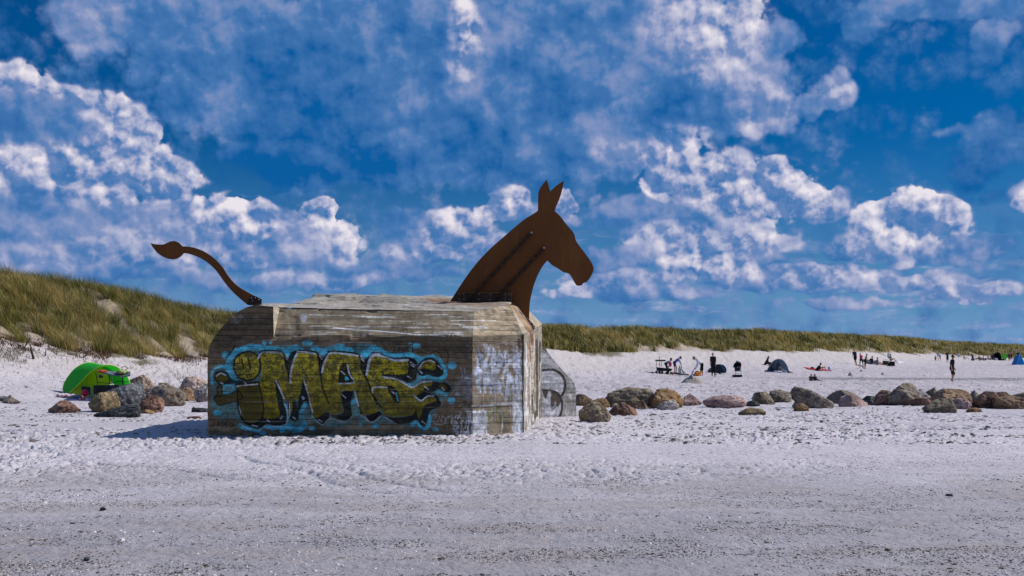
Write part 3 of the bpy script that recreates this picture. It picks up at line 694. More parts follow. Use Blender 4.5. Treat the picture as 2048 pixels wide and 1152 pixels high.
# olive letter bodies
def ol(P, c=OL, v=YE, a=.93): fill(P, c, a, (0,), .8, var=v)
ol(TA([(305,375),(330,290),(400,245),(480,238),(550,290),(575,370),(550,460),(490,510),(410,515),(340,470)]))
ol(TA([(115,490),(150,450),(200,455),(245,500),(225,535),(160,545),(120,530)]), OD, OL)
ol(TA([(335,585),(450,572),(560,565),(590,680),(608,800),(600,890),(560,950),(480,975),(410,945),(370,865),(350,740)]), OD, OL)
ol(TBm([(-215,260),(-165,232),(15,240),(45,340),(85,500),(105,552),(112,540),(105,430),(145,320),(190,242),(380,252),(400,350),(430,480),(440,560),(510,770),(500,840),(420,900),(380,920),(340,880),(310,760),(280,620),(250,525),(232,560),(215,640),(200,700),(175,738),(135,745),(125,850),(110,900),(98,890),(92,760),(35,730),(5,650),(-40,530),(-55,530),(-25,780),(-10,905),(-165,918),(-175,780),(-210,560),(-190,400)]))
ol(TBm([(440,450),(470,340),(520,252),(600,242),(812,268),(842,400),(892,490),(950,620),(1000,760),(1035,830),(1000,868),(930,885),(862,875),(822,800),(792,650),(750,640),(640,640),(648,780),(655,860),(590,880),(525,880),(502,840),(508,770),(450,600)]))
ol(TC([(120,470),(142,360),(200,268),(260,272),(340,310),(430,332),(548,322),(550,450),(480,470),(300,462),(290,490),(430,520),(520,560),(560,600),(620,600),(700,552),(800,540),(800,582),(730,602),(712,650),(640,690),(700,738),(760,702),(820,692),(850,738),(760,772),(720,805),(690,900),(662,925),(640,850),(600,890),(500,908),(400,908),(300,880),(250,800),(222,760),(180,620),(150,560)]))
ol(TC([(668,410),(702,352),(780,326),(838,342),(848,400),(800,418),(740,402)])); ol(TC([(880,590),(920,565),(960,600),(940,630)]), OD, OL, .8)
fill(TA([(350,632),(385,680),(380,720),(250,760),(150,785),(110,742),(98,700),(130,680),(130,600),(152,577),(175,592),(178,650),(198,682),(250,680)]), (.10,.07,.008), .95, (0,), .8)
blk(TBm([(640,355),(700,362),(775,545),(622,562),(612,500)])); blk(TC([(330,592),(390,582),(450,650),(462,765),(405,735),(372,680)])); blk(TBm([(650,660),(780,650),(790,700),(700,770),(660,780)]), .6)
fill(TBm([(690,480),(725,520),(680,530)]), CY, .9, (0,)); stroke(TC([(430,660),(450,740)]), 2.6, CY, .7, (0,))
# outlines
def ink(P, w=2.6, a=.92): stroke(P, w, BK, a, (0,), soft=.6, rough=.12)
ink(TA([(300,375),(325,288),(398,240),(480,230),(560,285),(582,370),(558,462),(492,518),(410,523),(335,475),(300,400)]), 3.4)
ink(TA([(385,300),(395,350),(407,412)]), 3.2); ink(TA([(452,290),(462,350),(477,412)]), 3.2); ink(TA([(340,502),(390,462),(440,465),(512,455)]), 1.6); ink(TA([(370,458),(330,500)]), 1.6)
ink(TA([(335,590),(345,740),(362,862),(402,950),(480,985),(560,962),(605,900),(614,800),(592,680),(565,560)]), 2.6)
ink(TA([(350,632),(385,680),(382,722),(250,762),(150,788),(108,744),(96,700),(130,680),(128,600),(152,574),(177,590),(180,650),(198,682),(350,632)]), 1.9); ink(TA([(105,700),(140,690),(180,700)]), 1.4); ink(TA([(130,740),(170,735)]), 1.2)
ink(TA([(570,225),(640,212),(800,220)]), 2.6); ink(TBm([(200,215),(300,222),(385,232)]), 2.8); ink(TBm([(500,225),(620,222),(820,250)]), 2.8)
ink(TBm([(400,250),(425,480),(450,620),(512,770)]), 2.8); ink(TBm([(440,450),(420,490)]), 2.4); ink(TBm([(845,400),(905,510),(960,640),(1047,800)]), 2.8); ink(TC([(60,380),(110,490),(165,620),(230,780)]), 2.8)
ink(TC([(180,240),(260,245),(350,285),(450,300),(560,290),(640,340)]), 3.0); ink(TBm([(330,880),(290,640)]), 2.0); ink(TBm([(855,880),(790,660)]), 2.4); ink(TC([(610,690),(650,720),(700,745),(760,710)]), 1.8)
# white highlights
def hi(P, w, a=.88): stroke(P, w, WH, a, (0,), soft=.6, rough=.35)
hi(TA([(555,298),(585,245),(640,233),(720,234),(800,242)]), 2.6); hi(TA([(335,590),(440,576),(555,566)]), 2.0); hi(TA([(742,530),(800,650),(830,715)]), 2.6); hi(TA([(118,482),(165,452),(215,475)]), 1.8); hi(TA([(358,800),(375,880)]), 1.4)
hi(TBm([(188,235),(135,345),(110,450),(113,552)]), 3.4); hi(TBm([(190,228),(300,238),(372,252)]), 2.8); hi(TBm([(250,525),(290,650),(318,780),(342,862)]), 2.4); hi(TBm([(98,760),(102,900)]), 1.3)
hi(TBm([(438,445),(468,335),(530,242),(680,252),(812,268)]), 3.2); hi(TBm([(703,365),(735,470),(780,545),(700,560),(615,560)]), 2.5); hi(TBm([(785,640),(800,720),(822,785)]), 2.0); hi(TBm([(905,470),(930,340),(975,255),(1047,255)]), 3.2)
hi(TC([(118,465),(150,335),(210,262),(330,290),(420,320),(550,315)]), 4.0); hi(TC([(290,490),(430,516),(520,560),(600,600),(690,552),(800,540)]), 2.8); hi(TC([(186,655),(190,600),(330,600)]), 2.6); hi(TC([(612,682),(690,740),(760,692),(820,690)]), 2.4); hi(TC([(666,410),(710,346),(790,320),(838,342)]), 2.4); hi(TC([(0,640),(40,800)]), 1.8)
for Tm, L in ((TA, [(850,265,872,285),(845,290,862,308),(490,995,550,1010),(650,940,680,960),(785,915,800,935),(160,550,190,565),(410,545,430,560),(800,900,812,915)]), (TBm, [(415,270,440,305),(640,430,680,465),(650,675,690,710),(225,700,245,725),(235,695,255,715),(405,940,440,960),(135,910,160,930),(845,270,880,300),(850,300,880,330),(60,265,85,290)]),
              (TC, [(580,335,625,370),(590,365,620,385),(870,370,910,410),(680,430,705,455),(550,485,590,505),(725,590,770,625),(700,955,745,990),(60,275,90,300),(385,645,410,665),(915,605,935,630)])):
    for x0, y0, x1, y1 in L: hi(Tm([(x0, y0), (x1, y1)]), 1.5)
stroke(TA([(365,985),(480,1042),(570,1052),(650,992),(760,1015),(850,990),(866,900),(828,760)]), 1.2, WH, .7, (0,)); stroke(TBm([(60,960),(100,900),(60,800),(40,770)]), 1.0, WH, .5, (0,)); stroke(TBm([(340,900),(440,995),(520,930),(680,965),(755,905)]), 1.1, WH, .6, (0,)); stroke(TBm([(850,890),(955,968),(1047,915)]), 1.1, WH, .6, (0,))
stroke(TC([(300,900),(430,985)]), 1.0, WH, .5, (0,)); stroke(TC([(100,900),(175,970),(270,905)]), 1.1, WH, .6, (0,)); stroke(TA([(75,470),(95,410),(170,385)]), 1.0, WH, .7, (0,)); stroke(TC([(1045,620),(1000,680),(940,690)]), .9, WH, .5, (0,))
# tags
stroke(TA([(45,1000),(75,1005),(105,960),(85,990),(110,1000),(150,955),(135,1010),(185,955),(180,1015),(225,965),(215,1020),(255,985),(300,990),(255,1020),(310,1000)]), 1.3, BK, .9, (0,)); stroke(TA([(300,1040),(320,1045)]), 1.4, BK, .9, (0,)); stroke(TA([(310,170),(270,240),(220,290)]), 3.4, BK, .7, (0,))
for L in ([(370,185),(392,225),(415,185)], [(392,225),(390,240)], [(430,165),(460,160),(500,168)], [(462,150),(458,250)], [(540,160),(600,150)], [(603,150),(600,240)], [(650,240),(700,235),(760,250)], [(800,240),(850,220),(900,260),(905,300)], [(940,200),(980,260),(970,330)]): stroke(TC(L), 1.7, BK, .75, (0,))
for L in ([(820,892),(862,885),(822,962),(872,950)], [(880,900),(905,960),(915,895)], [(925,905),(945,930),(940,960)], [(980,900),(940,960)], [(1015,890),(1010,960),(1025,1010)], [(830,985),(900,990),(960,975)]): stroke(TC(L), 1.2, (.5,.52,.5), .8, (0,))
rs = random.Random(3)
def scrib(T_, x0, y0, x1, y1, n_, wmin, wmax, a, col=WH, vert=.7, tg=None, step=26):
    for i in range(n_):
        x, y = rs.uniform(x0, x1), rs.uniform(y0, y1); P = [(x, y)]
        for k in range(rs.randint(3, 6)):
            x += rs.uniform(-step, step)*(1-vert*.6); y += rs.uniform(-step, step*1.5)*vert*1.6; P.append((min(max(x, x0-10), x1+10), min(max(y, y0-10), y1+10)))
        stroke(T_(P), rs.uniform(wmin, wmax), col, a*rs.uniform(.5, 1), tg, rough=.4)
GW = (.55, .57, .62)
scrib(TC, 1000, 900, 1225, 1085, 34, .6, 1.8, .8, tg=(0,)); scrib(TC, 1060, 400, 1235, 700, 16, .6, 3.0, .42, GW, tg=(0,)); scrib(TC, 960, 780, 1220, 900, 7, .6, 1.2, .5, tg=(0,)); fill(TC([(1060,520),(1225,470),(1230,690),(1120,720),(1050,620)]), GW, .22, (0,), 4)
# paint spilt over the blunt corner face
scrib(TD, 85, 450, 420, 560, 26, 1.5, 5.0, .72, (.60,.66,.76), .6, (3,)); scrib(TD, 80, 540, 260, 740, 30, 1.2, 5.0, .75, (.62,.67,.75), .9, (3,)); scrib(TD, 120, 640, 400, 800, 18, 1.0, 3.0, .6, (.6,.64,.72), .8, (3,))
for L in ([(100,450),(130,560),(170,640)], [(180,470),(170,560),(180,700)], [(150,480),(240,520),(160,600)], [(230,500),(280,560),(250,640)], [(300,600),(420,480)], [(260,560),(380,530),(430,470)], [(330,660),(310,850)], [(350,640),(320,860)], [(400,520),(420,640),(410,740)]): stroke(TD(L), 3.6, (.64,.70,.80), .75, (3,), rough=.4)
stroke(TD([(55,892),(200,885),(385,868)]), 3.2, WH, .9, (0, 3), rough=.3); stroke(TD([(0,930),(120,935),(375,920)]), 1.4, WH, .6, (0, 3), rough=.4); stroke(TD([(0,678),(100,682),(250,676),(385,690)]), 1.6, WH, .7, (0, 3), rough=.4)
stroke(TD([(280,940),(288,1000),(280,1105)]), 2.6, WH, .8, (3,), rough=.4); stroke(TD([(210,910),(170,1000),(180,1040)]), 2.4, (.5,.6,.35), .8, (3,), rough=.3); scrib(TD, 130, 890, 300, 1010, 9, 1.2, 3.0, .7, (.16,.24,.03), .5, (3,)); scrib(TD, 270, 940, 375, 1010, 6, 1, 2.2, .5, (.14,.17,.03), .5, (3,))
scrib(TD, 20, 960, 165, 1105, 30, .8, 2.4, .85, WH, 1.0, (0, 3)); scrib(TD, 372, 950, 448, 1105, 34, .8, 2.0, .9, WH, 1.0, (3,)); scrib(TD, 385, 620, 445, 900, 22, .8, 2.4, .75, WH, 1.1, (3,)); scrib(TD, 80, 395, 430, 430, 8, .8, 1.6, .6, WH, .2, (3,))
scrib(TD, 90, 430, 430, 780, 40, 1.4, 4.2, .85, (.74,.78,.86), 1.0, (3,)); scrib(TD, 60, 900, 160, 1105, 26, 1.0, 3.0, .9, WH, 1.2, (0, 3)); scrib(TD, 370, 600, 450, 1105, 40, 1.0, 2.8, .85, WH, 1.3, (3,)); scrib(TD, 456, 420, 600, 1080, 40, .8, 1.6, .7, WH, 1.5, (4,))
scrib(TD, 95, 450, 425, 720, 30, 3.0, 6.0, .9, (.88,.90,.95), 1.0, (3,)); scrib(TD, 62, 940, 165, 1105, 30, 1.6, 3.6, .95, (.9,.9,.9), 1.3, (0, 3)); scrib(TD, 375, 880, 450, 1105, 34, 1.4, 3.0, .95, (.9,.9,.9), 1.3, (3,)); scrib(TD, 100, 480, 440, 900, 14, 1.0, 2.2, .7, (.04,.035,.03), .8, (3,))
for x in (140, 205, 235, 345, 372, 452): stroke(TD([(x, 760+rs.uniform(-200, 60)), (x+rs.uniform(-6, 6), 1000)]), 1.0, WH, .55, (3,), rough=.4)
stroke(TD([(410,625),(440,640),(440,690),(415,690),(405,650)]), 1.2, BK, .8, (3,)); scrib(TD, 130, 820, 390, 870, 7, 1.5, 3.0, .35, (.35,.34,.36), .15, (3,))
# end wall: long streaks of black and white down the boards
for x, y0, y1, w, c in ((470,430,960,1.4,WH),(478,900,1080,2.2,WH),(500,560,880,1.2,WH),(527,350,540,3.2,WH),(549,380,640,2.2,BK),(552,640,970,1.4,BK),(535,640,980,1.8,BK),(518,760,950,1.5,BK),(575,390,700,2.0,BK),(584,400,560,1.6,BK),(566,620,900,1.1,BK),(578,840,980,1.7,BK),(590,700,960,1.0,BK),(600,480,900,1.3,WH),(592,600,800,1.0,WH),(560,430,900,.8,(.3,.3,.28)),(512,400,800,.9,(.6,.45,.3)),(545,930,985,2.0,BK),(455,940,1100,2.4,WH),(485,950,1060,1.2,WH)):
    stroke(TD([(x, y0), (x+rs.uniform(-3, 3), (y0+y1)/2), (x, y1)]), w, c, .82, (4,), rough=.5)
RU = (.20, .065, .012); RD = (.07, .028, .010)
stroke(TD([(412,380),(415,420),(412,470)]), 3.2, RD, .75, (3,), soft=2, rough=.4); stroke(TD([(440,350),(432,400)]), 3.0, RD, .6, (3,), soft=2, rough=.4); stroke(TD([(500,330),(492,420),(496,520)]), 2.2, RU, .8, (4,), soft=1.2, rough=.4); stroke(TD([(478,400),(482,560)]), 1.2, RU, .6, (4,), soft=1, rough=.4)
# curved wing
fill(TD([(598,620),(690,630),(745,690),(745,790),(700,790),(598,770)]), (.86,.87,.92), .9, (10,), 2, var=(.68,.66,.64)); fill(TD([(598,450),(640,480),(720,590),(720,620),(598,610)]), (.8,.8,.84), .5, (10,), 3)
fill(TD([(598,780),(640,790),(730,850),(735,930),(690,985),(598,990)]), (.74,.75,.80), .9, (10,), 2); fill(TD([(600,772),(680,785),(738,832),(712,900),(695,850),(680,890),(655,880),(660,790),(640,780),(625,830),(612,830)]), (.085,.06,.035), .95, (10,), 1)
for L, w in (([(598,616),(680,612),(740,650),(768,710),(765,770),(742,812)], 4.4), ([(598,768),(660,772),(715,798),(742,850),(742,920),(720,975),(640,1002)], 4.0), ([(672,915),(700,890),(706,860)], 1.6), ([(655,890),(668,900),(690,880)], 1.4), ([(598,448),(640,478),(690,535),(735,600)], 2.6)): stroke(TD(L), w, BK, .92, (10,), rough=.15)
stroke(TD([(600,632),(690,640),(748,700),(745,770)]), 1.6, (.75,.75,.8), .8, (10,)); scrib(TD, 770, 700, 850, 960, 26, .8, 2.0, .7, WH, 1.0, (10,)); scrib(TD, 600, 480, 690, 600, 10, .8, 1.4, .5, WH, .3, (10,))
# broken lime streaks along the board joints of the sloping shoulder
for i in range(46):
    x = rs.uniform(600, 940); y = rs.choice((629,634,641,648,652,655,659,664,668))+rs.uniform(-1, 1); L = rs.uniform(8, 70)
    stroke([(x, y), (x+L/2, y+rs.uniform(-.8, 1.2)), (x+L, y+L*.012)], rs.uniform(.5, 1.7), (.62,.60,.57), rs.uniform(.4, .95), (1, 2, 0), rough=.6)
stroke([(668,656),(740,661),(830,669),(890,672)], 1.8, WH, .9, (1, 0), rough=.4); stroke([(705,632),(745,635),(790,634)], 1.8, WH, .7, (1,), rough=.5); fill([(600,628),(612,628),(614,640),(604,646)], (.45,.47,.55), .6, (1,), 2)
for i in range(30):
    x = rs.uniform(950, 1040); y = rs.uniform(612, 668); stroke([(x, y), (x+rs.uniform(3, 14), y+rs.uniform(-1, 1))], rs.uniform(.4, .9), (.6,.55,.48), .7, (2,), rough=.5)
for i in range(60):
    x = rs.uniform(420, 940); y = rs.choice((680,684,692,703,716,729,741,753,766,779,791,803,815,829,842,856))+rs.uniform(-.8, .8); L = rs.uniform(6, 60)
    stroke([(x, y), (x+L, y+.3)], rs.uniform(.35, .8), (.42,.38,.32), rs.uniform(.25, .7), (0,), rough=.6)
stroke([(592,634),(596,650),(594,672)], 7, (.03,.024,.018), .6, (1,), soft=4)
# rust under the bolted plates
fill([(862,598),(905,600),(1024,608),(1020,613),(940,612),(880,606)], RU, .40, (8,), 4); fill([(840,596),(900,600),(905,606),(860,603)], (.30,.12,.03), .55, (8,), 2.5)
stroke([(1022,609),(1040,630),(1062,662)], 5.0, (.33,.16,.06), .75, (5,), soft=2.5, rough=.3); stroke([(1050,655),(1062,668),(1064,690)], 3.0, RU, .8, (4, 5), soft=1.5)
# ---- base tone of each face, with light and shade partly in the colour
tint = np.zeros((len(Vb), 3)); base = {0:(.335,.240,.140),1:(.31,.25,.17),2:(.42,.33,.22),3:(.44,.34,.22),4:(.34,.29,.23),5:(.42,.36,.28),6:(.46,.40,.31),7:(.27,.24,.19),8:(.34,.31,.265),9:(.26,.235,.19),10:(.52,.48,.43),11:(.40,.37,.33)}
for k, c in base.items(): tint[Tb == k] = c
f = fbm3(Vb[:, 0]*.9, Vb[:, 1]*.9, Vb[:, 2]*1.8, 4, 501)
alg = smoothstep(.40, .60, f)*np.isin(Tb, (0,))
tint = tint*(1-.50*alg[:, None])+np.array([.06, .052, .030])*.50*alg[:, None]
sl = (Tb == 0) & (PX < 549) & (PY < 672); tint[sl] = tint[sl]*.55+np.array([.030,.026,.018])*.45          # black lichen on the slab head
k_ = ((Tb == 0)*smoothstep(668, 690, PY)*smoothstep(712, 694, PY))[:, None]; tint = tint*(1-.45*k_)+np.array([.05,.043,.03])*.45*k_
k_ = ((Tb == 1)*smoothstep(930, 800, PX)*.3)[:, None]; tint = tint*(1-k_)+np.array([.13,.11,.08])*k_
k_ = ((Tb == 8)*smoothstep(.50, .62, fbm2(Vb[:, 0]*1.7, Vb[:, 1]*1.7, 4, 511))*.6)[:, None]; tint = tint*(1-k_)+np.array([.46,.43,.40])*k_
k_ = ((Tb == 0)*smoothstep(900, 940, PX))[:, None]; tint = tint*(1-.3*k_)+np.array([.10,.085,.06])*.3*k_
bush = smoothstep(.0, .25, Vb[:, 2])*.35+.65; tint[:, :] *= 1
# ---- knocks, boards and chipped edges as real relief
nx = fbm3(Vb[:, 0]*6, Vb[:, 1]*6, Vb[:, 2]*6, 3, 521)-.5; ny = fbm3(Vb[:, 0]*5+9, Vb[:, 1]*5, Vb[:, 2]*5, 3, 531)-.5; nz = fbm3(Vb[:, 0]*4, Vb[:, 1]*4+7, Vb[:, 2]*4, 3, 541)-.5
big = fbm3(Vb[:, 0]*1.1, Vb[:, 1]*1.1, Vb[:, 2]*1.1, 2, 551)-.5
board = vn2(np.floor(Vb[:, 2]/.118), Vb[:, 0]*0, 561)-.5
boardm = np.isin(Tb, (0, 1, 2, 3)); chip = smoothstep(.62, .72, fbm3(Vb[:, 0]*2.4, Vb[:, 1]*2.4, Vb[:, 2]*2.4, 4, 571))
edge_z = np.exp(-((Vb[:, 2]-2.10)/.05)**2)*np.isin(Tb, (0, 1))+np.exp(-((Vb[:, 2]-2.66)/.05)**2)*np.isin(Tb, (1, 8))
Vb[:, 0] += nx*.022; Vb[:, 1] += ny*.022+big*.02+board*boardm*.010+chip*.03*edge_z; Vb[:, 2] += nz*.018-chip*.03*edge_z
vb4 = (Tb == 4); colm = vn2(np.floor(Vb[:, 1]/.34), Vb[:, 1]*0, 577)-.5; Vb[vb4, 0] += colm[vb4]*.05
paint[:, 3] = cov
m_conc, n, p = new_mat('board_marked_concrete')
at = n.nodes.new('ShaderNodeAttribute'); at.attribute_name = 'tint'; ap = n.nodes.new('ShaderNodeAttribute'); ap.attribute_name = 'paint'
c = ocoord(n); cx, cyy, cz = SEP(n, c)
wv = NOISE(n, VM(n, 'MULTIPLY', c, (1.2, 1.2, 9.0)), 1.0, 6, .65)              # long horizontal grain
g1 = NOISE(n, c, 9, 6, .7); g2 = NOISE(n, c, 55, 4, .65); pit = RAMP(n, VOR(n, c, 34), .16, .05)
zq = M(n, 'DIVIDE', M(n, 'ADD', cz, M(n, 'MULTIPLY', NOISE(n, c, 1.3, 2), .03)), .118); zb = M(n, 'FRACT', zq)
plank = n.nodes.new('ShaderNodeTexWhiteNoise'); plank.noise_dimensions = '1D'; _lnk(n, plank.inputs['W'], M(n, 'FLOOR', zq)); plank = E(n, plank.outputs[0])
joint = M(n, 'ADD', RAMP(n, zb, .93, 1.0), RAMP(n, zb, .05, 0.0), clamp=True)
jn = M(n, 'MULTIPLY', joint, RAMP(n, NOISE(n, VM(n, 'MULTIPLY', c, (1.0, 1.0, 3.0)), 1.4, 4, .6), .38, .58))
atv = n.nodes.new('ShaderNodeAttribute'); atv.attribute_name = 'hboard'; hb = E(n, atv.outputs['Fac']); jn = M(n, 'MULTIPLY', jn, hb)
colr = MIX(n, 1.0, E(n, at.outputs['Color']), MIX(n, RAMP(n, wv, .28, .72, smooth=False), (.55, .55, .54), (1.35, 1.33, 1.3)), 'MULTIPLY')
colr = MIX(n, M(n, 'MULTIPLY', RAMP(n, plank, 0, 1, smooth=False), .35), colr, MIX(n, 1.0, colr, (.55, .52, .48), 'MULTIPLY'))
colr = MIX(n, 1.0, colr, MIX(n, RAMP(n, g1, .3, .7), (.72, .72, .70), (1.22, 1.22, 1.24)), 'MULTIPLY')
colr = MIX(n, M(n, 'MULTIPLY', RAMP(n, g2, .62, .72), .45), colr, (.55, .52, .46))
colr = MIX(n, M(n, 'MULTIPLY', RAMP(n, g2, .40, .30), .55), colr, (.03, .026, .018))
st_ = NOISE(n, VM(n, 'MULTIPLY', c, (2.2, 2.2, .55)), 1.3, 6, .68)
colr = MIX(n, M(n, 'MULTIPLY', RAMP(n, st_, .50, .68), .62), colr, (.055, .045, .030))
colr = MIX(n, M(n, 'MULTIPLY', RAMP(n, NOISE(n, c, 2.3, 6, .7), .56, .66), .50), colr, (.46, .42, .36))
colr = MIX(n, M(n, 'MULTIPLY', jn, .85), colr, (.018, .016, .012))
pa = E(n, ap.outputs['Alpha'])
worn = RAMP(n, M(n, 'ADD', M(n, 'MULTIPLY', g1, .55), M(n, 'MULTIPLY', g2, .45)), .38, .50, .48, 1.0)
pm = M(n, 'MULTIPLY', M(n, 'MULTIPLY', pa, worn), M(n, 'SUBTRACT', 1.0, M(n, 'MULTIPLY', jn, .55)), clamp=True)
pcol = MIX(n, 1.0, E(n, ap.outputs['Color']), MIX(n, RAMP(n, g1, .32, .68), (.62, .62, .62), (1.32, 1.32, 1.32)), 'MULTIPLY')
pcol = MIX(n, 1.0, pcol, MIX(n, RAMP(n, wv, .3, .7), (.66, .66, .66), (1.3, 1.3, 1.3)), 'MULTIPLY')
pcol = MIX(n, M(n, 'MULTIPLY', RAMP(n, plank, 0, 1, smooth=False), .30), pcol, MIX(n, 1.0, pcol, (.5, .5, .5), 'MULTIPLY'))
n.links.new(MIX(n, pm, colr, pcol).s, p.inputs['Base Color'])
p.inputs['Roughness'].default_value = .88; p.inputs['Specular IOR Level'].default_value = .2
hh = M(n, 'ADD', M(n, 'MULTIPLY', g1, .55), M(n, 'MULTIPLY', g2, .30)); hh = M(n, 'ADD', hh, M(n, 'MULTIPLY', wv, .5)); hh = M(n, 'SUBTRACT', hh, M(n, 'MULTIPLY', jn, .9)); hh = M(n, 'SUBTRACT', hh, M(n, 'MULTIPLY', pit, .35))
bump(n, p, hh, .022, 1.0)
BK0 = np.array([-2.8, 26.5, 0.0])
bunker = thing('donkey_bunker', 'concrete bunker covered in graffiti, with a rusty steel donkey head and tail', 'bunker', BK0)
body = np.nonzero(~np.isin(Tb, (10, 11)))[0]
def sub(tags, name):
    m_ = np.isin(Tb, tags); ids = np.cumsum(m_)-1; fm = m_[Fb].all(1)
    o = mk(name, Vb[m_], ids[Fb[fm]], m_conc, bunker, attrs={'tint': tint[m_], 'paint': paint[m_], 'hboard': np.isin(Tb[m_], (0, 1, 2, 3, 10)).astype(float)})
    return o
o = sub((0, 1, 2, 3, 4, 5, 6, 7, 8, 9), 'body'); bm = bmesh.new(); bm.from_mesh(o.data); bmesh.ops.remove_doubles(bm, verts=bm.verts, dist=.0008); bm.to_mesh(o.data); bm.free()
o = sub((10, 11), 'wing_wall'); o['label'] = 'low curved wing wall with white and black painted loops'

# ---- steel
m_rust, n, p = new_mat('rusted_steel'); c = ocoord(n); f = NOISE(n, c, 1.6, 6, .6); f2 = NOISE(n, c, 22, 4, .6)
cr = MIX(n, RAMP(n, f, .3, .7), (.155, .053, .012), (.192, .068, .016)); cr = MIX(n, M(n, 'MULTIPLY', RAMP(n, f2, .55, .75), .3), cr, (.30, .115, .03))
cr = MIX(n, M(n, 'MULTIPLY', RAMP(n, NOISE(n, VM(n, 'MULTIPLY', c, (7, 7, .6)), 1.0, 4), .52, .70), .15), cr, (.075, .028, .012))
cr = MIX(n, M(n, 'MULTIPLY', RAMP(n, NOISE(n, VM(n, 'MULTIPLY', c, (3.5, 3.5, .5)), 1.7, 5, .65), .54, .66), .25), cr, (.27, .115, .035)); cr = MIX(n, M(n, 'MULTIPLY', RAMP(n, NOISE(n, c, 4.5, 6, .7), .62, .70), .35), cr, (.075, .035, .018))
n.links.new(cr.s, p.inputs['Base Color']); p.inputs['Roughness'].default_value = .8; p.inputs['Specular IOR Level'].default_value = .25; bump(n, p, f2, .003, .6)
m_rdark = simple('dark_rusted_steel', (.045, .020, .010), .7, .5, 14); m_bolt = simple('worn_bolt_head', (.42, .36, .28), .45, .3, 30, .5); m_rbright = simple('orange_rusted_steel', (.26, .11, .035), .7, .5, 9)
def plate(name, pts, Y, th, mat, parent, curve=None):
    O = [tuple(W(x, y, Y)) for x, y in pts]; V2 = []
    n_ = len(O); V2 = O+[(q[0], q[1]+th, q[2]) for q in O]
    me = bpy.data.meshes.new(name); bm = bmesh.new(); off = root_loc(parent)
    vs = [bm.verts.new(tuple(np.array(q)-off)) for q in V2]
    # own ear clipping of the flat outline
    idx_ = list(range(n_)); Q = [(q[0], q[2]) for q in O]; ar = sum(Q[i][0]*Q[(i+1) % n_][1]-Q[(i+1) % n_][0]*Q[i][1] for i in range(n_)); sg = 1 if ar > 0 else -1; tr_ = []
    cr = lambda a, b, c: ((b[0]-a[0])*(c[1]-a[1])-(b[1]-a[1])*(c[0]-a[0]))*sg
    while len(idx_) > 3:
        best = None
        for i in range(len(idx_)):
            a_, b_, c_ = idx_[i-1], idx_[i], idx_[(i+1) % len(idx_)]
            if cr(Q[a_], Q[b_], Q[c_]) <= 1e-12: continue
            if any(k not in (a_, b_, c_) and cr(Q[a_], Q[b_], Q[k]) >= 0 and cr(Q[b_], Q[c_], Q[k]) >= 0 and cr(Q[c_], Q[a_], Q[k]) >= 0 for k in idx_): continue
            d_ = math.dist(Q[a_], Q[c_])
            if best is None or d_ < best[0]: best = (d_, i, (a_, b_, c_))
        if best is None: idx_.pop(0); continue
        tr_.append(best[2]); idx_.pop(best[1])
    tr_.append(tuple(idx_))
    for t_ in tr_: bm.faces.new([vs[k] for k in t_]); bm.faces.new([vs[n_+k] for k in reversed(t_)])
    for i in range(n_): bm.faces.new((vs[i], vs[n_+i], vs[n_+(i+1) % n_], vs[(i+1) % n_]))
    bmesh.ops.recalc_face_normals(bm, faces=bm.faces); bm.to_mesh(me); bm.free()
    me.materials.append(mat); o = bpy.data.objects.new(name, me); COL.objects.link(o); o.parent = parent; return o
YH = 27.60
def segs(*runs):
    o = []
    for r in runs:
        q = catmull([(a, b, 0) for a, b in r], 5) if len(r) > 2 else [np.array((a, b, 0)) for a, b in r]
        o += [(float(v[0]), float(v[1])) for v in (q if not o else q[1:])]
    return o
hd = segs([(145,945),(200,860),(260,770),(340,665),(430,570),(520,490),(600,420),(680,355),(740,318),(777,292)], [(777,292),(778,230),(780,170),(792,132),(812,102),(842,68)], [(842,68),(852,105),(866,155)], [(866,155),(900,120),(930,98),(965,75)], [(965,75),(955,130),(935,200),(910,260),(898,295)],
          [(898,295),(940,335),(985,395),(1025,440),(1040,465)], [(1040,465),(1050,505),(1075,545),(1110,590),(1150,645),(1170,680),(1178,710),(1172,740),(1150,780),(1130,805)], [(1130,805),(1110,812),(1100,817)], [(1100,817),(1095,828),(1075,833),(1055,830),(1035,800),(1015,765),(998,745),(960,735),(920,708),(880,685),(845,652)],
          [(845,652),(810,695),(775,760),(745,840),(725,920),(717,980),(714,1080)])
hd = [(860+a/3.6, 340+b/3.6) for a, b in hd]+[(1050, 641), (1023, 611)]
head = plate('donkey_head', hd, YH, .022, m_rust, bunker); head['label'] = 'flat rusty steel donkey head and neck with two pointed ears'
tp = T(280, 460, 6.4)
tl = segs([(130,168),(200,182),(290,185),(350,162),(400,143),(450,143),(500,165),(530,195),(548,210)], [(548,210),(620,213),(700,228),(800,265),(900,325),(990,400),(1060,480),(1110,560),(1180,650),(1260,725),(1350,780),(1450,835),(1555,885)], [(1555,885),(1540,960),(1380,960)], [(1380,960),(1300,895),(1210,815),(1130,730),(1060,640),(990,540),(920,465),(840,400),(760,355),(680,322),(600,300),(556,298)], [(556,298),(530,330),(490,358),(430,375),(360,368),(290,340),(220,290),(170,230),(130,168)])[:-1]
tl = tp(tl); YT = 26.6
tail = plate('donkey_tail', tl, YT, .022, m_rust, bunker); tail['label'] = 'curved rusty steel tail ending in a pointed tuft'
